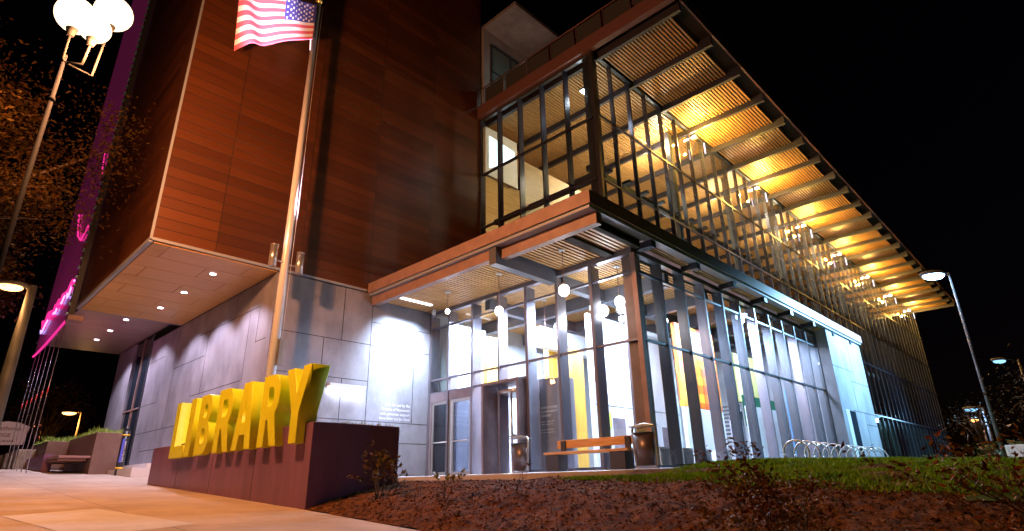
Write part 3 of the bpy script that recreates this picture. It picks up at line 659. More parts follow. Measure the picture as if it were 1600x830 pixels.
# wall pieces: amber panels, white piers, mosaic, glazed stair
def wall(name, x0, x1, y0, y1, z0, z1, m, par=lib):
    b = MB(); b.box(x0, x1, y0, y1, z0, z1); return b.build(name, m, par)
wall('lobby_pier', 12.7, 14.3, 15.2, 15.4, .27, 5.3, CONCI)
wall('amber_panel', 14.1, 14.7, 14.9, 15.1, .27, 5.0, AMBER)
wall('grey_screen', 16.1, 19.0, 14.7, 14.8, .27, 4.7, M('grey_screen', (.30, .30, .36), .5))
wall('amber_panel', 15.25, 15.72, 13.0, 13.2, .27, 4.9, AMBER); wall('amber_panel', 15.95, 16.4, 12.95, 13.15, .27, 4.9, AMBER)
wall('amber_panel', 13.85, 14.72, 11.1, 11.25, .27, 3.95, AMBER)
wall('white_bulkhead', 14.4, 19.4, 12.6, 12.9, 4.3, 5.0, WHITE)
wpl = wall('white_wall', 14.95, 20.3, 10.95, 11.1, .27, 5.2, CONCI)
wall('wall_joint', 14.95, 20.3, 10.944, 10.955, 2.25, 2.27, JOINT, wpl)
wall('doorway', 15.9, 16.6, 10.94, 10.96, .27, 1.9, STEEL, wpl)
wall('doorway', 18.9, 19.4, 10.94, 10.96, .27, 1.75, STEEL, wpl)
wall('dark_column', 14.6, 14.95, 9.0, 9.35, .27, 5.3, STEEL)
wall('low_wall', 18.15, 21.0, 9.58, 9.7, .27, 2.28, WHITE)
# mosaic art wall
MOS = M('mosaic', (.8, .2, .02), .45); bs = MOS.node_tree.nodes['Principled BSDF']; g = N(MOS, 'ShaderNodeNewGeometry')
mp = N(MOS, 'ShaderNodeMapping'); mp.inputs['Scale'].default_value = (3.2, 3.2, 3.2); Lk(MOS, g.outputs['Position'], mp.inputs[0])
fl_ = N(MOS, 'ShaderNodeVectorMath', operation='FLOOR'); Lk(MOS, mp.outputs[0], fl_.inputs[0]); wn = N(MOS, 'ShaderNodeTexWhiteNoise', noise_dimensions='3D'); Lk(MOS, fl_.outputs[0], wn.inputs[0])
cr_ = N(MOS, 'ShaderNodeValToRGB'); cr_.color_ramp.interpolation = 'CONSTANT'
for i, (p, c) in enumerate([(0, (.72, .10, .01)), (.35, (.80, .20, .01)), (.65, (.82, .36, .02)), (.85, (.85, .50, .04))]):
    e = cr_.color_ramp.elements[i] if i < 2 else cr_.color_ramp.elements.new(p)
    e.position = p; e.color = (*c, 1)
Lk(MOS, wn.outputs[0], cr_.inputs[0]); Lk(MOS, cr_.outputs[0], bs.inputs['Base Color'])
mo = wall('mosaic_wall', 18.15, 21.0, 9.6, 9.75, 2.3, 5.2, MOS)
b = MB(); b.poly([(18.85+.55*math.cos(2*math.pi*i/24)*.5, 9.595, 4.3+.62*math.sin(2*math.pi*i/24)) for i in range(24)]); b.build('white_disc', WHITE, mo)
b = MB(); b.cyl((21.6, 9.3, .3), (21.6, 9.3, 5.3), .045, n=10); b.build('red_pipe', M('red_pipe', (.7, .04, .02), .3), lib)
wall('olive_wall', 23.4, 26.3, 9.9, 10.05, 2.9, 4.9, M('olive_wall', (.42, .40, .14), .5))
wall('teal_glass', 23.0, 26.3, 9.6, 9.65, 1.9, 3.1, emis('teal_panel_glow', (.1, .5, .42), .5))  # teal tone of this pane is put in as emission
wall('reception_wall', 22.4, 26.3, 9.2, 9.35, .27, 2.6, WHITE)
wall('blue_curtain', 25.0, 25.6, 8.6, 8.7, .27, 3.4, M('blue_panel', (.08, .22, .42), .5))
lamp('teal_fill_light', 'POINT', (38, 12.5, 3.0), 160, (.3, .9, .8), lib, .2); lamp('teal_fill_light', 'POINT', (52, 12.5, 3.0), 260, (.3, .8, .9), lib, .2)  # unseen teal lights added inside to tint the lower glass
for gx in (34.5, 39, 44.5, 50, 57, 62): wall('counter', gx, gx+1.6, 11.2, 11.5, .3, 1.4, WHITE)
b = MB()
for i in range(16): b.box(21.3+i*.13, 21.4+i*.13, 9.9-i*.0, 10.6, .3+i*.16, .36+i*.16)
b.build('stair', STEELD, lib)
# benches / low white cubes just inside the glass
for i, (x, y) in enumerate([(14.4, 8.5), (15.6, 8.5), (16.9, 8.6), (18.2, 8.6)]):
    q = thing('display_stand', (x, y, .262), ['white open display stand just inside the glass, nearest the corner post', 'white open display stand just inside the glass, second from the corner post', 'white open display stand behind the mosaic bays, third from the corner post', 'white open display stand inside, farthest from the corner post'][i], 'display stand', 'display stands inside the glass')
    b = MB(); b.box(x-.3, x+.3, y-.2, y+.2, .78, .83); b.build('top', WHITE, q)
    b = MB(); b.box(x-.3, x-.25, y-.2, y+.2, .262, .78); b.box(x+.25, x+.3, y-.2, y+.2, .262, .78); b.build('side', WHITE, q)
    b = MB(); b.box(x-.25, x+.25, y+.12, y+.16, .3, .76); b.build('back', M('pale_blue', (.5, .55, .68), .5), q)
kk = thing('info_kiosk', (20.3, 8.9, .262), 'tall grey information kiosk with a pointed top behind the glass', 'kiosk')
b = MB(); b.box(20.1, 20.6, 8.7, 9.0, .262, 1.9); b.build('body', M('kiosk_grey', (.28, .26, .3), .4), kk)
b = MB(); b.prism([(20.1, 8.7), (20.6, 8.7), (20.6, 9.0), (20.1, 9.0)], 1.9, lambda p: 2.0 if p[0] < 20.3 else 2.25); b.build('head', M('kiosk_dark', (.1, .09, .1), .4), kk)
b = MB(); b.box(20.16, 20.54, 8.69, 8.7, 1.2, 1.7); b.build('screen', emis('kiosk_screen', (.4, .5, .8), .6), kk)
# exit placard on the inner pier
b = MB(); b.box(15.55, 15.8, 10.92, 10.94, 1.55, 2.05); tag(b.build('notice', M('lime', (.55, .7, .08), .5)), 'small lime green notice on the white wall behind the bench', 'notice')

BULB = emis('bulb_glow', (1, .97, 1), 22)
pend = [((11.22, 13.68, 5.12), 5.755, 60, 'first pendant globe from the concrete wall, washed out against the bright glass', .07),
        ((11.2, 11.33, 4.62), 5.755, 130, 'globe pendant under the canopy between the doors and the cross beam', .12),
        ((11.2, 8.92, 4.66), 5.795, 170, 'globe pendant under the outer canopy bay, nearest the building corner', .14),
        ((13.3, 8.62, 4.72), 5.775, 130, 'globe pendant just inside the glass corner', .14),
        ((16.2, 8.9, 4.75), 5.775, 100, 'globe pendant inside, in front of the mosaic wall', .11),
        ((14.2, 12.2, 3.9), 5.775, 100, 'low small globe pendant inside behind the revolving door', .08),
        ((23.3, 9.0, 4.1), 5.775, 80, 'globe pendant inside near the olive wall', .09)]
for loc, zt, wt, lab, r in pend:
    o = hang('pendant_lamp', loc, zt, r, BULB, lab, 'globe pendants of the entrance')
    lamp('pendant_bulb', 'POINT', (loc[0], loc[1], loc[2]-r-.16), wt*.2, (.88, .9, 1), o, .1)
# ceiling floods in the lobby; last one added to brighten the white wall
for i, (x, y, wt) in enumerate([(14.2, 10.9, 900), (15.0, 14.2, 1200), (18.5, 8.8, 600), (13.4, 14.4, 900), (21.5, 8.7, 350), (24.3, 8.7, 350), (16.6, 9.6, 500)]):
    lamp('lobby_area_lamp', 'AREA', (x, y, 5.30), wt*1.5, (.58, .70, 1), lib, .8, (0, 0, -1))
fl2 = thing('double_floodlight', (14.0, 9.9, 5.3), 'bright double floodlight hanging in the lobby left of the corner pendant', 'floodlight')
b = MB(); b.box(13.8, 14.25, 9.85, 9.95, 5.2, 5.34); b.build('bar', STEELD, fl2)
for z, yy in ((4.98, 9.95), (4.82, 9.72)):
    b = MB(); b.sphere((14.0, yy, z), .19, 18, 10); b.build('globe', BULB, fl2)
lamp('floodlight_lamp', 'POINT', (13.8, 9.6, 4.7), 160, (.9, .93, 1), fl2, .2)

# ---------------- glass art screen beside the clad box, with its hanging cables
sc = thing('glass_screen', (3.25, 28, 5.6), 'tall magenta lit glass screen hanging beside the brown clad box', 'glass screen')
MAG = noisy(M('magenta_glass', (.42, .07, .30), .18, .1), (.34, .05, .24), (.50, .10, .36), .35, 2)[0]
MAG.node_tree.nodes['Principled BSDF'].inputs['Emission Color'].default_value = (.36, .03, .15, 1); MAG.node_tree.nodes['Principled BSDF'].inputs['Emission Strength'].default_value = .13  # weak emission stands in for light coming through the glass
b = MB()
ysq = fr(25.3, 31.5, .3)
def zb(y): return 5.78-.35*math.sin((y-25.3)/6.2*math.pi*.5)+.0
for a, c in zip(ysq, ysq[1:]):
    n = len(b.v); b.v += [(3.24, a, zb(a)), (3.30, a, zb(a)), (3.30, c, zb(c)), (3.24, c, zb(c)), (3.24, a, 27), (3.30, a, 27), (3.30, c, 27), (3.24, c, 27)]
    for f in ((0,3,2,1),(4,5,6,7),(0,1,5,4),(1,2,6,5),(2,3,7,6),(3,0,4,7)): b.f.append(tuple(n+i for i in f)); b.m.append(0); b.sm.append(False)
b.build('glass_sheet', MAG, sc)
NEON = emis('neon_pink', (1, .03, .28), 1.3); NEOV = emis('neon_violet', (.55, .35, 1), 2.0)
b = MB(); b.tube([(3.21, y, zb(y)-.04) for y in ysq], .035, 6); b.build('lower_neon_edge', NEON, sc)
def squig(y0, z0, y1, z1, n, amp, seed):
    r3 = random.Random(seed); pts = []
    for i in range(n+1):
        t = i/n; pts.append((3.19, y0+(y1-y0)*t, z0+(z1-z0)*t+(r3.random()-.5)*amp))
    return pts
b = MB(); b.tube(squig(25.6, 7.25, 31.2, 6.65, 22, .5, 1), .06, 5); b.tube(squig(25.6, 7.1, 31.2, 6.5, 22, .5, 2), .03, 5, 1); b.build('neon_line', [NEON, NEOV], sc)
b = MB(); b.tube([(3.19, 25.7, 9.6), (3.19, 26.8, 9.3), (3.19, 27.8, 9.8), (3.19, 28.6, 10.6), (3.19, 29.2, 11.3)], .03, 5); b.tube([(3.19, 25.6, 11.7), (3.19, 26.1, 12.3), (3.19, 26.5, 13.2)], .022, 5); b.build('neon_line', NEON, sc)
b = MB(); b.box(3.18, 3.36, 25.0, 25.25, 5.7, 27)
for i in range(60): b.box(3.12, 3.18, 25.02, 25.22, 5.9+i*.35, 5.97+i*.35, 1)
b.build('support_post', [STEELD, M('teal_clip', (.2, .45, .45), .3, .5)], sc)
b = MB(); b.box(3.15, 3.6, 24.6, 25.1, 5.62, 5.8); b.build('bracket', BRONZE, sc)
CB = M('steel_cable', (.45, .42, .5), .25, .9)
for i, y in enumerate((25.6, 26.7, 27.8, 28.9, 30.0, 31.1)):
    c = MB(); c.cyl((3.25, y, zb(y)-.1), (3.25, y, S(y)), .014, n=6); c.cyl((3.25, y, 3.2), (3.25, y, 3.4), .02, n=6, m=1); c.build('cable', [CB, M('red_clip', (.6, .05, .05), .4)], sc)
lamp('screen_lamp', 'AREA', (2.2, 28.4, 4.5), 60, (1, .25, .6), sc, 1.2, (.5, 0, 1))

# ------------------------------------------------------------------ PLANTER WITH LETTERS
pl = thing('letter_planter', (5.5, 13, -.1), 'long dark plum steel planter carrying big yellow letters spelling LIBRARY', 'planter')
b = MB(); b.prism([(4.7, 9.1), (6.4, 9.1), (6.4, 17.5), (4.7, 17.5)], lambda p: min(S(p[1]), -.02)-.25, 1.0); b.build('steel_body', PLANT, pl, .012)
b = MB()
for y in (11.2, 13.3, 15.4): b.box(4.697, 4.703, y-.006, y+.006, -.3, .995)
b.build('panel_seam', JOINT, pl)
def curve_letter(loops, name='letter'):
    cu = bpy.data.curves.new(name, 'CURVE'); cu.dimensions = '2D'; cu.fill_mode = 'BOTH'; cu.extrude = .165; cu.bevel_depth = .008; cu.bevel_resolution = 1
    for lp in loops:
        s = cu.splines.new('POLY'); s.points.add(len(lp)-1)
        for p, q in zip(s.points, lp): p.co = (q[0], q[1], 0, 1)
        s.use_cyclic_u = True
    o = bpy.data.objects.new(name, cu); COL.objects.link(o); bpy.context.view_layer.update()
    me = bpy.data.meshes.new_from_object(o.evaluated_get(bpy.context.evaluated_depsgraph_get())); bpy.data.objects.remove(o); return me
def arc(cx, cy, rx, ry, a0, a1, n=12): return [(cx+rx*math.cos(R_(a0+(a1-a0)*i/n)), cy+ry*math.sin(R_(a0+(a1-a0)*i/n))) for i in range(n+1)]
def shape(ch, W, H=1.25, s=.25):
    if ch == 'L': return [[(0, 0), (W, 0), (W, .24), (s, .24), (s, H), (0, H)]]
    if ch == 'I': return [[(0, 0), (W, 0), (W, H), (0, H)]]
    if ch == 'B':
        outer = [(0, 0)]+arc(W-.30, .35, .30, .35, -90, 62, 12)+arc(W-.31, .94, .27, .31, -55, 90, 12)+[(0, H)]
        return [outer, [(s, .21)]+arc(W-.31, .375, .09, .165, -90, 90, 8)+[(s, .54)], [(s, .75)]+arc(W-.33, .90, .08, .15, -90, 90, 8)+[(s, 1.05)]]
    if ch == 'R':
        outer = [(0, 0), (s, 0), (s, .46), (s+.07, .46), (W-s+.04, 0), (W+.03, 0), (W-.15, .53)]+arc(W-.31, .88, .30, .37, -55, 90, 14)+[(0, H)]
        return [outer, [(s, .68)]+arc(W-.33, .86, .10, .18, -90, 90, 8)+[(s, 1.04)]]
    if ch == 'A': return [[(0, 0), (.24, 0), (.30, .27), (W-.30, .27), (W-.24, 0), (W, 0), (W*.5+.17, H), (W*.5-.17, H)], [(W*.5-.09, .48), (W*.5+.09, .48), (W*.5, .98)]]
    if ch == 'Y': return [[(W*.5-.125, 0), (W*.5+.125, 0), (W*.5+.125, .50), (W, H), (W-.26, H), (W*.5, .78), (.26, H), (0, H), (W*.5-.125, .50)]]
LET = [('L', 15.68, .90), ('I', 14.70, .31), ('B', 14.07, .72), ('R', 13.01, .76), ('A', 12.04, .86), ('R', 10.87, .72), ('Y', 9.94, .86)]
for ch, y, W in LET:
    me = curve_letter(shape(ch, W)); me.transform(Wm(4.725, y, .68, (0, -1, 0), (0, 0, 1))); me.materials.clear(); me.materials.append(YEL)
    o = bpy.data.objects.new('letter', me); COL.objects.link(o); adopt(o, pl); o['label'] = 'yellow letter '+ch
def tuft(b, x, y, z, h, rng, wd=.012, lean=.3, m=0):
    a = rng.uniform(0, 6.283); dx, dy = math.cos(a), math.sin(a); l = rng.uniform(.1, 1)*lean*h; px, py = -dy*wd, dx*wd
    n = len(b.v); b.v += [(x-px, y-py, z), (x+px, y+py, z), (x+dx*l*.4, y+dy*l*.4, z+h*.62), (x+dx*l, y+dy*l, z+h)]
    b.f += [(n, n+1, n+2), (n, n+2, n+3)]; b.m += [m, m]; b.sm += [False, False]
rng = random.Random(11)
b = MB(); b.box(4.74, 6.36, 9.14, 17.46, .9, .985)
b.build('planter_soil', SOIL, pl)
b = MB()
for i in range(5200):
    x, y = rng.uniform(4.78, 6.36), rng.uniform(9.15, 17.4)
    hh = rng.uniform(.03, .13)*(1 if y > 9.6 else 1)*(1.0 if x > 5.3 else .6)
    tuft(b, x, y, .98, hh, rng, .014)
tag(b.build('sedum_growth', LEAF_Y), 'low yellow green sedum growing along the top of the letter planter', 'ground cover', kind='stuff')

# ------------------------------------------------------------------ FLAGPOLE AND FLAG
fp = thing('flagpole', (6.53, 15.2, -.1), 'tall shiny flagpole with two small spotlights rising behind the yellow letters', 'flagpole')
b = MB(); b.cyl((6.5, 15.2, -.1), (6.5, 15.2, 15.45), .135, .075, 28); b.build('pole', CHROME, fp)
b = MB(); b.sphere((6.5, 15.2, 15.58), .12, 16, 10); b.build('finial', ORAN, fp)
b = MB(); b.box(6.56, 6.70, 15.02, 15.14, 3.05, 3.75); b.build('cleat_box', SILV, fp)
b = MB(); b.tube([(6.40, 15.06, 15.3), (6.32, 15.04, 14.9), (6.28, 15.03, 14.2), (6.35, 15.04, 13.3)], .018, 6); b.cyl((6.62, 15.05, 3.6), (6.60, 15.07, 15.3), .008, n=5); b.build('halyard', WHITEM, fp)
for x, z in ((6.10, 6.05), (6.88, 6.0)):
    b = MB(); b.cyl((x, 15.1, z-.32), (x, 15.1, z+.32), .105, n=20); b.cyl((x, 15.1, z+.32), (x, 15.1, z+.335), .112, n=20); so_ = b.build('spotlight', SILV, fp)
    b = MB(); b.cyl((x, 15.1, z-.1), (6.5, 15.17, z-.1), .03, n=8); b.build('arm', SILV, so_)
    b = MB(); b.cyl((x, 15.1, z+.336), (x, 15.1, z+.342), .09, n=16); b.build('lens', emis('spot_glow', (1, .9, 1), 20), so_)
    lamp('spotlight_lamp', 'SPOT', (x, 15.1, z+.4), 16000 if x < 6.5 else 14000, (1, .88, .97), so_, .05, (-1.0, -.12, 8) if x < 6.5 else (-.38, .03, 3.2), 21 if x < 6.5 else 18, .8)
# flag: hoist edge on the pole, flying toward -X
fl3 = MB(); NU, NV = 90, 39; Lf, Hf = 2.55, 1.45
def flagp(u, v):   # u from the hoist, v from the top
    dx = u*Lf; wv = .20*u**.8*math.sin(6.0*u*1.9+v*1.4)+.08*u*math.sin(17*u+3*v)
    droop = 1.15*u**1.15+.06*u*math.sin(5*u+1)
    return (6.34-dx*(1-.05*v)+.35*u*v, 14.95+wv*.8-.25*u+.75*u*v, 15.12-v*Hf-droop-.25*u*v)
for j in range(NV+1):
    for i in range(NU+1): fl3.v.append(flagp(i/NU, j/NV))
for j in range(NV):
    for i in range(NU):
        k = j*(NU+1)+i; fl3.f.append((k, k+1, k+NU+2, k+NU+1)); fl3.sm.append(True)
        st_ = j//3; cant = (i < NU*.42 and st_ < 7)
        if cant:
            # staggered stars on the canton
            uu_ = i/(NU*.42)*11; vv_ = j/21*9
            fl3.m.append(2 if (abs(uu_-round(uu_)) < .27 and abs(vv_-round(vv_)) < .3 and (round(uu_)+round(vv_)) % 2 == 0 and 0 < round(uu_) < 11 and 0 < round(vv_) < 9) else 3)
        else: fl3.m.append(1 if st_ % 2 == 0 else 2)
FR = M('flag_red', (.75, .12, .2), .8); FW = M('flag_white', (.9, .82, .9), .8); FB = M('flag_blue', (.07, .07, .42), .8)
flo = fl3.build('flag', [FR, FR, FW, FB]); tag(flo, 'striped red and white flag with blue starred corner flying from the pole top', 'flag')
sd = flo.modifiers.new('thick', 'SOLIDIFY'); sd.thickness = .006

# ------------------------------------------------------------------ street furniture by the entrance
bn = thing('park_bench', (11.8, 8.9, .26), 'orange timber bench with dark block legs in front of the entrance glass', 'bench')
for i in range(3):
    b = MB(); b.box(11.62+i*.15, 11.75+i*.15, 7.68, 10.2, .64, .70); b.build('seat', BENCHW, bn, .006)
b = MB(); b.box(12.05, 12.10, 7.72, 10.1, .80, 1.0); b.build('backrest', BENCHW, bn, .006)
for y in (7.78, 9.75):
    b = MB(); b.box(11.66, 12.04, y, y+.42, .25, .637); b.build('leg', CHAR, bn, .006)
for y in (7.84, 9.8):
    b = MB(); b.box(12.0, 12.048, y, y+.14, .638, .98); b.build('back_bracket', CHAR, bn)
def bin_(x, y, z, s, label):
    o = thing('litter_bin', (x, y, z), label, 'litter bin', 'litter bins at the entrance')
    b = MB(); k = 24
    for lev, (r, zz) in enumerate(((.20, .06), (.27, .80))):
        for i in range(k):
            a = 2*math.pi*i/k; b.v.append((x+r*s*math.cos(a)*.85, y+r*s*math.sin(a)*1.12, z+zz*s))
    for i in range(k):
        jj = (i+1) % k; b.f.append((i, jj, k+jj, k+i)); b.m.append(0); b.sm.append(True)
    b.f.append(tuple(range(k-1, -1, -1))); b.f.append(tuple(range(k, 2*k))); b.m += [0, 0]; b.sm += [False, False]
    b.build('body', BINM, o)
    b = MB(); b.cyl((x, y, z+.795*s), (x, y, z+.83*s), .27*s, n=24); b.build('rim', CHAR, o)
    b = MB(); yy = .335*s
    b.tube([(x, y-yy*.82, z+.03), (x, y-yy*.9, z+.2*s), (x, y-yy, z+.9*s), (x, y-yy*.93, z+.97*s), (x, y-yy*.75, z+1.0*s), (x, y, z+1.03*s), (x, y+yy*.75, z+1.0*s), (x, y+yy*.93, z+.97*s), (x, y+yy, z+.9*s), (x, y+yy*.9, z+.2*s), (x, y+yy*.82, z+.03)], .03*s, 8)
    b.box(x-.06, x+.06, y-yy*.82, y+yy*.82, z, z+.035)
    b.build('hoop_frame', SILV, o)
    b = MB(); b.box(x-.2*s, x+.2*s, y-.31*s, y+.31*s, z+.96*s, z+.985*s); b.build('lid', SILV, o)
    return o
bin_(11.62, 7.2, .25, .90, 'dark bronze litter bin with silver hoop at the right end of the bench')
bin_(11.75, 11.15, .24, .90, 'dark litter bin with silver hoop standing beside the revolving door')

# spiral bike rack
br = thing('bicycle_rack', (20, 5.5, .27), 'long row of overlapping white steel hoops on the lawn edge for bicycles', 'bicycle rack')
first = None
RW = M('rack_steel', (.62, .58, .62), .3, .5)
for i in range(11):
    x = 15.9+i*.76; z = G(x, 5.5)-.06+.31
    if first is None:
        b = MB(); b.tube([(x+.16*math.sin(a)*.0, 5.5+.31*math.cos(a), z+.31*math.sin(a)) for a in [2*math.pi*k/32 for k in range(33)]], .022, 8); first = b.build('hoop', RW, br); fx0, fz0 = x, z
    else:
        c = first.copy(); COL.objects.link(c); c.parent = br; c.matrix_parent_inverse = first.matrix_parent_inverse.copy(); c.location = (x-fx0, 0, z-fz0)
b = MB(); b.cyl((15.7, 5.5, G(16, 5.5)+.06), (23.8, 5.5, G(23, 5.5)+.06), .025, n=8); b.build('ground_rail', RW, br)

# ------------------------------------------------------------------ left planter, bench, marker post, sign, gabions
lp = thing('stepped_planter', (4.9, 28, .5), 'stepped brown steel planter with bright grass on top, left of the library doors', 'planter')
b = MB(); b.box(4.79, 5.62, 24.7, 29.0, .2, 1.9); b.box(4.1, 5.62, 29.0, 33, .2, 1.84); b.build('tall_block', noisy(M('brown_block', (.17, .10, .085), .5), (.15, .085, .07), (.2, .125, .1), 2, 5)[0], lp, .01)
b = MB(); b.box(3.84, 4.12, 27.2, 40, .1, 1.25); b.build('low_wall', PLANT, lp, .01)
b = MB(); b.box(3.9, 4.78, 24.8, 28.3, 1.06, 1.13)
for i in range(9): b.box(3.92, 4.7, 24.95+i*.38, 24.98+i*.38, .96, 1.06)
b.build('bench_slab', noisy(M('bench_slab', (.3, .16, .15), .5), (.28, .15, .14), (.36, .2, .18), 2, 5)[0], lp)
b = MB()
for i in range(9000):
    x, y = rng.uniform(4.15, 5.6), rng.uniform(24.75, 33)
    if y < 29 and x < 4.82: continue
    tuft(b, x, y, 1.88 if y < 29 else 1.83, rng.uniform(.06, .24)*(.5+.9*noise.noise(Vector((x*2, y*1.2, 0)))+.4), rng, .02, .5)
tag(b.build('planter_grass', GRASSB), 'bright green grass spilling over the stepped planter', 'grass', kind='stuff')
for i in range(5):
    y = 31+i*1.7; b = MB(); b.prism([(3.5, y), (4.1, y-.1), (4.1, y+1.2), (3.5, y+1.1)], .7, 1.62); 
    lab = ['nearest', 'second', 'third', 'fourth', 'farthest'][i]
    o = b.build('stone_block', noisy(M('sandstone', (.3, .24, .17), .9), (.22, .17, .12), (.36, .29, .2), 4, 8, bump=.8, bscale=20)[0] if i == 0 else bpy.data.materials['sandstone'], None, .05)
    tag(o, lab+' rough tan stone block in the row left of the stepped planter', 'stone block', 'stone blocks left of the planter')
mk = thing('marker_post', (5.42, 23.6, S(23.6)), 'slim black marker post with two yellow bands beside the brown planter', 'post')
zz = S(23.6); b = MB(); b.cyl((5.42, 23.6, zz-.02), (5.42, 23.6, zz+1.42), .115, n=20); b.cyl((5.42, 23.6, zz+1.42), (5.42, 23.6, zz+1.56), .115, .05, 20); b.build('shaft', M('black_plastic', (.015, .015, .018), .35), mk)
b = MB(); b.cyl((5.42, 23.6, zz+.20), (5.42, 23.6, zz+.25), .122, n=20); b.cyl((5.42, 23.6, zz+1.26), (5.42, 23.6, zz+1.31), .122, n=20); b.build('yellow_band', M('band_yellow', (.8, .5, .02), .4), mk)
b = MB(); b.box(5.33, 5.40, 23.48, 23.5, zz+.40, zz+1.15); b.build('blue_stripe', M('blue', (.08, .1, .6), .5), mk)
textmesh('lettering', 'Esther Short Commons', .085, WHITE, mk, Wm(5.45, 23.475, zz+.42, (0, 0, 1), (-1, 0, 0)), .002, sx=.8)
# illuminated shop sign far left
sg = thing('shop_sign', (4.2, 46, .8), 'curved cream shop sign with red lettering at the far left edge', 'sign')
dirr = Vector((math.sin(R_(84)), -math.cos(R_(84)), 0))
def SGP(u, v, d=0): # u right, v up
    u = u*.56+.1; v = (v-2.6)*.54+2.6; c = Vector((4.15, 46, 0)); rt = Vector((.99, -.1, 0)); return c+rt*u+Vector((0, 0, v))+Vector((-.1, -.99, 0))*d
b = MB()
pts = [(-1.3, 2.6), (1.9, 2.7), (2.15, 4.6), (1.2, 5.0), (.2, 5.1), (-.9, 4.9), (-1.3, 4.5)]
n = len(b.v)
b.poly([SGP(u, v, .15) for u, v in pts]); b.poly([SGP(u, v, -.15) for u, v in reversed(pts)])
for (a, c) in zip(pts, pts[1:]+pts[:1]): b.quad(SGP(*a, -.15), SGP(*c, -.15), SGP(*c, .15), SGP(*a, .15))
b.build('panel', emis('sign_glow', (.7, .36, .32), .32), sg)
SR = M('sign_red', (.3, .03, .02), .5)
SRX = (.99, -.1, 0)
for s, v, q in (('Heathman', 4.15, .34), ('LODGE', 3.45, .30), ('RESTAURANT', 2.9, .20)):
    p = SGP(-1.05, v, .17); textmesh('lettering', s, q, SR, sg, Wm(p.x, p.y, p.z, SRX, (0, 0, 1)), .01)
b = MB()
for u in (-.6, 1.3): p = SGP(u, .5); b.cyl((p.x, p.y, .4), (p.x, p.y, 2.6), .12, n=10)
b.build('leg', STEELD, sg)

# ------------------------------------------------------------------ street lamps
def cobra(x, y, h, arm, col, watts, glow, label, rad=.09, head=.28, base=.3, mat=STEEL, group='street lamps', aimed=None):
    o = thing('street_lamp', (x, y, base), label, 'street lamp', group)
    ax, ay = arm
    b = MB(); b.cyl((x, y, base-.4), (x, y, h+.1), rad*1.5, rad*.8, 14); b.build('pole', mat, o)
    b = MB(); b.tube([(x, y, h-.05), (x+ax*.5, y+ay*.5, h+.12), (x+ax, y+ay, h+.1)], rad*.45, 8); b.build('arm', mat, o)
    L = Vector((ax, ay, 0)).normalized() if (ax or ay) else Vector((1, 0, 0))
    c = Vector((x+ax, y+ay, h))
    b = MB(); b.sphere((0, 0, 0), 1, 16, 10)
    b.v = [tuple(c+L*(p[0]*head*1.5)+Vector((-L.y, L.x, 0))*p[1]*head*.8+Vector((0, 0, p[2]*head*.35+.09))) for p in b.v]; b.build('lamp_head', mat, o)
    b = MB(); b.sphere((0, 0, 0), 1, 16, 10)
    b.v = [tuple(c+L*(p[0]*head*1.15)+Vector((-L.y, L.x, 0))*p[1]*head*.7+Vector((0, 0, p[2]*head*.42-.02))) for p in b.v]; b.build('lens', emis('lamp_glow_'+label[:12], col, glow), o)
    if watts: lamp('street_lamp_light', *(('POINT', (c.x, c.y, c.z-head*.8), watts, col, o, .15) if not aimed else ('SPOT', (c.x, c.y, c.z-head*.8), watts, col, o, .1, aimed, 125, .7)))
    return o
BLUE = (.30, .66, 1.0)
cobra(30.25, 2.75, 8.1, (-.45, .5), BLUE, 14000, 60, 'tall blue white street lamp in front of the long glass wall at right', .05, .38, aimed=(-.25, .8, -.6))
cobra(51.0, 2.4, 7.0, (-1.0, .9), BLUE, 6000, 1.7, 'blue white street lamp standing alone at the far right of the photo', .06, .36, aimed=(-.15, .8, -.55))
cobra(60.0, 5.9, 4.85, (-.4, .7), BLUE, 600, 1.7, 'distant blue white street lamp directly above the small orange lamp', .10, .40)
cobra(47.2, 4.9, 3.15, (-.3, .3), (1, .45, .12), 60, 5, 'small distant orange street lamp below a blue white one', .05, .24)
cobra(1.62, 20.0, 5.25, (-.45, .1), (1, .42, .13), 160, 7, 'thick grey tapering street lamp post with orange light at the left edge', .125, .24, .3, noisy(M('grey_post', (.22, .22, .19), .6), (.05, .055, .048), (.075, .08, .07), 3, 4)[0])
cobra(10.1, 59.0, 6.0, (-.8, .3), (1, .50, .14), 700, 6, 'orange street lamp behind the grass topped planter', .12, .42, .8, M('tan_post', (.35, .22, .1), .6))  # pole in an even tan brown
cobra(10.4, 79.0, 6.6, (-.5, .3), (1, .25, .10), 300, 5, 'small red orange street lamp far off behind the hanging cables', .1, .42, .8)
# ornamental cluster lamp (top left)
cx, cyy, cz = .46, 11.5, 8.2
ol = thing('globe_street_lamp', (cx, cyy, S(11.5)), 'ornamental street lamp with glowing round globes at the top left', 'street lamp')
b = MB(); b.cyl((cx, cyy, S(11.5)-.1), (cx, cyy, 7.35), .055, .03, 14); b.sphere((cx, cyy, 6.4), .055, 12, 8); b.build('pole', M('black_iron', (.006, .006, .008), .8, 0, .1), ol)
GLB = emis('globe_glow', (1, .70, .42), 3.2)
for dx, dy, dz, r in ((-.03, -.06, 0, .33), (.28, -.13, -.15, .26), (.50, .13, .54, .33)):
    b = MB(); b.sphere((cx+dx, cyy+dy, cz+dz), r, 24, 14); b.build('globe', GLB, ol)
    b = MB(); b.tube([(cx, cyy, 7.2), (cx+dx*.9, cyy+dy, 7.22), (cx+dx, cyy+dy, cz+dz-r-.12)], .022, 7); b.cyl((cx+dx, cyy+dy, cz+dz-r-.14), (cx+dx, cyy+dy, cz+dz-r+.03), .05, .10, 14); b.build('arm', M('iron_arm', (.012, .012, .012), .8, 0, .1), ol)
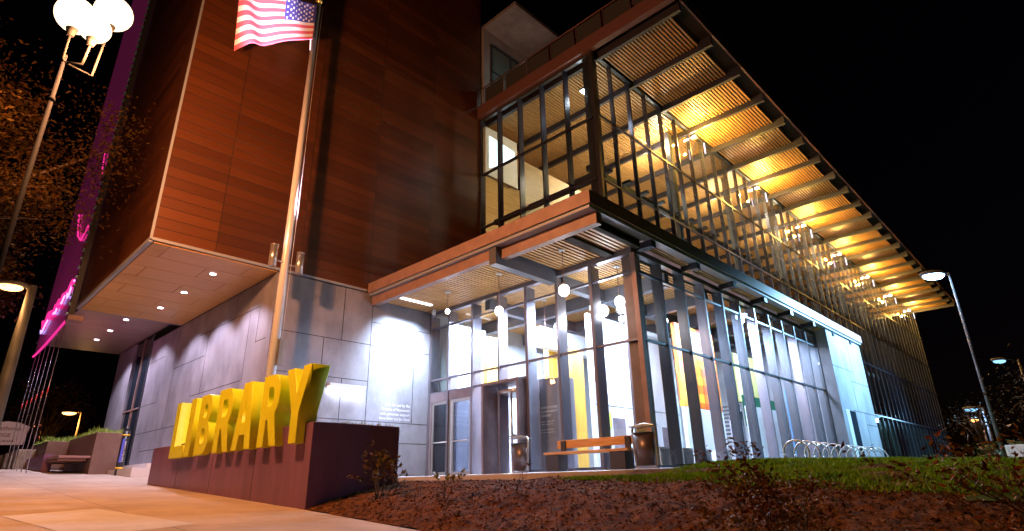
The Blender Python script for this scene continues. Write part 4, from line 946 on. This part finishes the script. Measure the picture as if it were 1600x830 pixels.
lamp('globe_lamp_light', 'POINT', (cx+.55, cyy-.45, 7.6), 4200, (1, .40, .15), ol, .25)
# ------------------------------------------------------------------ vegetation
def leaf(b, c, size, rng, m=0):
    a = Vector((rng.gauss(0, 1), rng.gauss(0, 1), rng.gauss(0, .6))).normalized(); s_ = a.cross(Vector((rng.gauss(0, 1), rng.gauss(0, 1), rng.gauss(0, 1)))).normalized()
    up = a.cross(s_)*.18*size; n = len(b.v); c = Vector(c)
    b.v += [tuple(c-a*size), tuple(c+s_*size*.42+up), tuple(c+a*size), tuple(c-s_*size*.42+up)]
    b.f += [(n, n+1, n+2), (n, n+2, n+3)]; b.m += [m, m]; b.sm += [False, False]
def shrub(x, y, h, spread, stems, nleaf, lsize, lm, label, seed, lean=(0, 0), group='shrubs in the planting bed', lowleaf=.35, jit=.5):
    rng = random.Random(seed); z = soil_z(x, y)-.03 if x < 10 else G(x, y)
    o = thing('shrub', (x, y, z), label, 'shrub', group); s = MB(); tips = []
    def grow(p, d, ln, r, dep):
        pts = [p]; rad = [r]
        for k in range(4):
            d = (d+Vector((rng.gauss(0, .17), rng.gauss(0, .17), rng.gauss(.03, .1)))).normalized(); p = p+d*ln/4; pts.append(p); rad.append(r*(1-.14*(k+1)))
            if p.z-z > h*lowleaf: tips.append(p.copy())
        s.tube(pts, rad, 6)
        if dep:
            for q in range(rng.choice((2, 3))):
                nd = (d+Vector((rng.gauss(0, .55), rng.gauss(0, .55), rng.gauss(.15, .3)))).normalized(); grow(pts[rng.choice((2, 3, 4))], nd, ln*rng.uniform(.5, .75), rad[-1]*.8, dep-1)
    for i in range(stems):
        a = rng.uniform(0, 6.28); grow(Vector((x+math.cos(a)*.03, y+math.sin(a)*.03, z)), Vector((math.cos(a)*spread+lean[0], math.sin(a)*spread+lean[1], 1)).normalized(), h*.5, .012*h+.002, 3 if nleaf > 600 else 2)
    s.build('stems', BARK, o); b = MB()
    for i in range(nleaf):
        t = rng.choice(tips); leaf(b, t+Vector((rng.gauss(0, 1), rng.gauss(0, 1), rng.gauss(0, .8)))*h*.07*jit, lsize*rng.uniform(.6, 1.2), rng)
    b.build('leaves', lm, o); return o
shrub(5.35, 8.1, .86, .22, 4, 240, .042, LEAF_O, 'rusty leaved shrub standing in front of the planter end', 21, lowleaf=.3)
shrub(5.62, 8.15, .55, .3, 3, 60, .03, LEAF_O, 'thin bare stemmed shrub right beside the planter end', 22, (.3, -.2))
shrub(5.35, 6.55, .55, .35, 3, 75, .038, LEAF_Y, 'small twisted shrub with a few leaves on top, on open mulch', 23, (-.15, .1), lowleaf=.6, jit=.4)
shrub(5.95, 5.75, .45, .3, 2, 18, .03, LEAF_O, 'nearly leafless twig in the mulch below the nearer litter bin', 24, lowleaf=.7)
shrub(3.55, 1.35, 1.0, .25, 8, 2300, .019, LEAF_R, 'dense rust and green bush in the right foreground', 25, lowleaf=.1, jit=.45)
shrub(3.45, 1.05, .55, .5, 6, 800, .018, LEAF_R, 'low rusty sprigs beside the right foreground bush', 26, (.1, -.3), lowleaf=.15, jit=.45)
shrub(3.7, .45, .70, .4, 6, 700, .018, LEAF_R, 'thin red twigs between the two foreground bushes', 27, lowleaf=.3, jit=.4)
shrub(3.5, .06, 1.25, .35, 9, 2000, .020, LEAF_R, 'red leaved bush cut by the right edge of the photo', 28, lowleaf=.1, jit=.45)
# trees
def tree(name, x, y, h, cr, cz_, nleaf, ls, lm, label, seed, group=None, base=None, flat=1.0):
    rng = random.Random(seed); z = S(y) if base is None else base; o = thing(name, (x, y, z), label, 'tree', group)
    s = MB(); top = z+h*.55; s.tube([(x, y, z-.1), (x+.05, y, z+h*.2), (x-.05, y+.05, z+h*.4), (x, y, top)], [.16*h/7, .13*h/7, .11*h/7, .07*h/7], 10)
    cl = []
    for i in range(26):
        a = rng.uniform(0, 6.28); e = rng.uniform(-.4, 1.2); r = cr*rng.uniform(.35, 1)
        tip = Vector((x+math.cos(a)*math.cos(e)*r, y+math.sin(a)*math.cos(e)*r, z+cz_+math.sin(e)*r*flat)); st0 = Vector((x, y, z+h*rng.uniform(.25, .55)))
        mid = (st0+tip)/2+Vector((0, 0, .3)); s.tube([st0, mid, tip], [.05*h/7, .03*h/7, .01], 6)
        for q in range(4): cl.append((tip.lerp(mid, rng.uniform(0, .8))+Vector((rng.gauss(0, .35), rng.gauss(0, .35), rng.gauss(0, .3))), rng.uniform(.25, .6)))
    s.build('trunk', BARK, o); b = MB()
    for i in range(nleaf):
        c, r = rng.choice(cl); leaf(b, c+Vector((rng.gauss(0, r), rng.gauss(0, r), rng.gauss(0, r*.7))), ls*rng.uniform(.6, 1.3), rng)
    b.build('crown', lm, o); return o
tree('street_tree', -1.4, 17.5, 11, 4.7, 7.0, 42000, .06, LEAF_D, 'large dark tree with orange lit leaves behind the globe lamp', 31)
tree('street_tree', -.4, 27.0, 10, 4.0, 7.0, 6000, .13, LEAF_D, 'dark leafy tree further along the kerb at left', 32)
tree('street_tree', 9.5, 70.0, 9, 4.0, 6.0, 2500, .16, LEAF_D, 'bare looking tree far behind the grass topped planter', 35)
tree('small_tree', 46.0, 5.0, 4.2, 1.3, 2.8, 1100, .07, LEAF_D, 'small tree around the distant orange lamp at right', 33, base=.2)
tree('small_tree', 22.0, .55, 2.6, 1.15, 1.7, 1500, .055, LEAF_D, 'rusty small tree beyond the lawn at the right edge', 34, base=.2, flat=.7)
tree('small_tree', 26.0, -.5, 3.2, 1.4, 2.1, 1500, .06, LEAF_D, 'dark rusty tree behind the right edge bush', 36, base=.2, flat=.7)
rp = shrub(UX+.5, 7.9, 1.0, .4, 5, 260, .07, LEAF_P, 'leafy potted plant behind the roof terrace railing', 41, group='roof plants', lowleaf=.2, jit=1.2)
dz = 15.95-rp.location.z; rp.location.z += dz
# low dark hedge and cars far right
hd = MB(); rg = random.Random(9)
for i in range(9000): leaf(hd, (rg.uniform(38, 80), rg.uniform(-12, 5.2), rg.uniform(.3, 1.5)), .16, rg)
tag(hd.build('far_hedge', LEAF_G), 'dark hedge mass along the far right behind the lawn', 'hedge', kind='stuff')
def crate(x, y, w_, d_, h_, label):
    o = thing('white_planter', (x, y, .25), label, 'planter', 'white planters far right'); b = MB(); b.prism([(x, y), (x+d_, y), (x+d_, y+w_), (x, y+w_)], .2, .2+h_); b.build('tub', WHITE, o, .03)
    b = MB(); r5 = random.Random(x); 
    for i in range(60): leaf(b, (x+r5.uniform(.1, d_-.1), y+r5.uniform(.1, w_-.1), .2+h_+r5.uniform(0, .18)), .07, r5)
    b.build('plants', LEAF_G, o)
crate(28, 1.55, .9, .9, .75, 'white tub planter beyond the lawn at the far right'); crate(34, 4.7, 1.6, 1.0, .5, 'long white tub planter beyond the lawn, left of the other tub')

# ------------------------------------------------------------------ grass, chips
b = MB(); rng = random.Random(77); cnt = 0
while cnt < 90000:
    x = 6.6+11*rng.random()**1.3; y = rng.uniform(-2.5, 6.0)
    if x < LB(y)+abs(rng.gauss(0, .22))-.12+.15*noise.noise(Vector((x*2, y*2, 4))): continue
    if x < 10.4 and y > 6.0-(x-7)*.0: continue
    # keep to the wedge near the view
    cnt += 1; tuft(b, x, y, G(x, y)+.01, rng.uniform(.03, .062)*(1+.5*noise.noise(Vector((x*.9, y*.9, 1)))), rng, .003+.0006*x, .7)
tag(b.build('lawn_grass', GRASSM), 'short green lawn between the mulch and the glass wall', 'grass', kind='stuff')
b = MB(); cnt = 0
while cnt < 13000:
    x = rng.uniform(4.3, 8.8); y = rng.uniform(-1.5, 12.5)
    if x < LX(y)+.03 or (4.6 < x < 6.45 and y > 9.0) or x > LB(y)+.3: continue
    cnt += 1; z = soil_z(x, y)+.006; a = rng.uniform(0, 3.14); l = rng.uniform(.008, .028); wd = l*rng.uniform(.25, .6); c_, s_ = math.cos(a), math.sin(a); t1, t2 = rng.gauss(0, .3)*l, rng.gauss(0, .3)*l
    n = len(b.v); b.v += [(x-c_*l, y-s_*l, z-t1), (x+s_*wd, y-c_*wd, z+t2), (x+c_*l, y+s_*l, z+t1), (x-s_*wd, y+c_*wd, z+t2+.004)]; b.f += [(n, n+1, n+2), (n, n+2, n+3)]; b.m += [0, 0]; b.sm += [False, False]
tag(b.build('mulch_chips', CHIP), 'scattered bark chips covering the planting bed', 'mulch', kind='stuff')
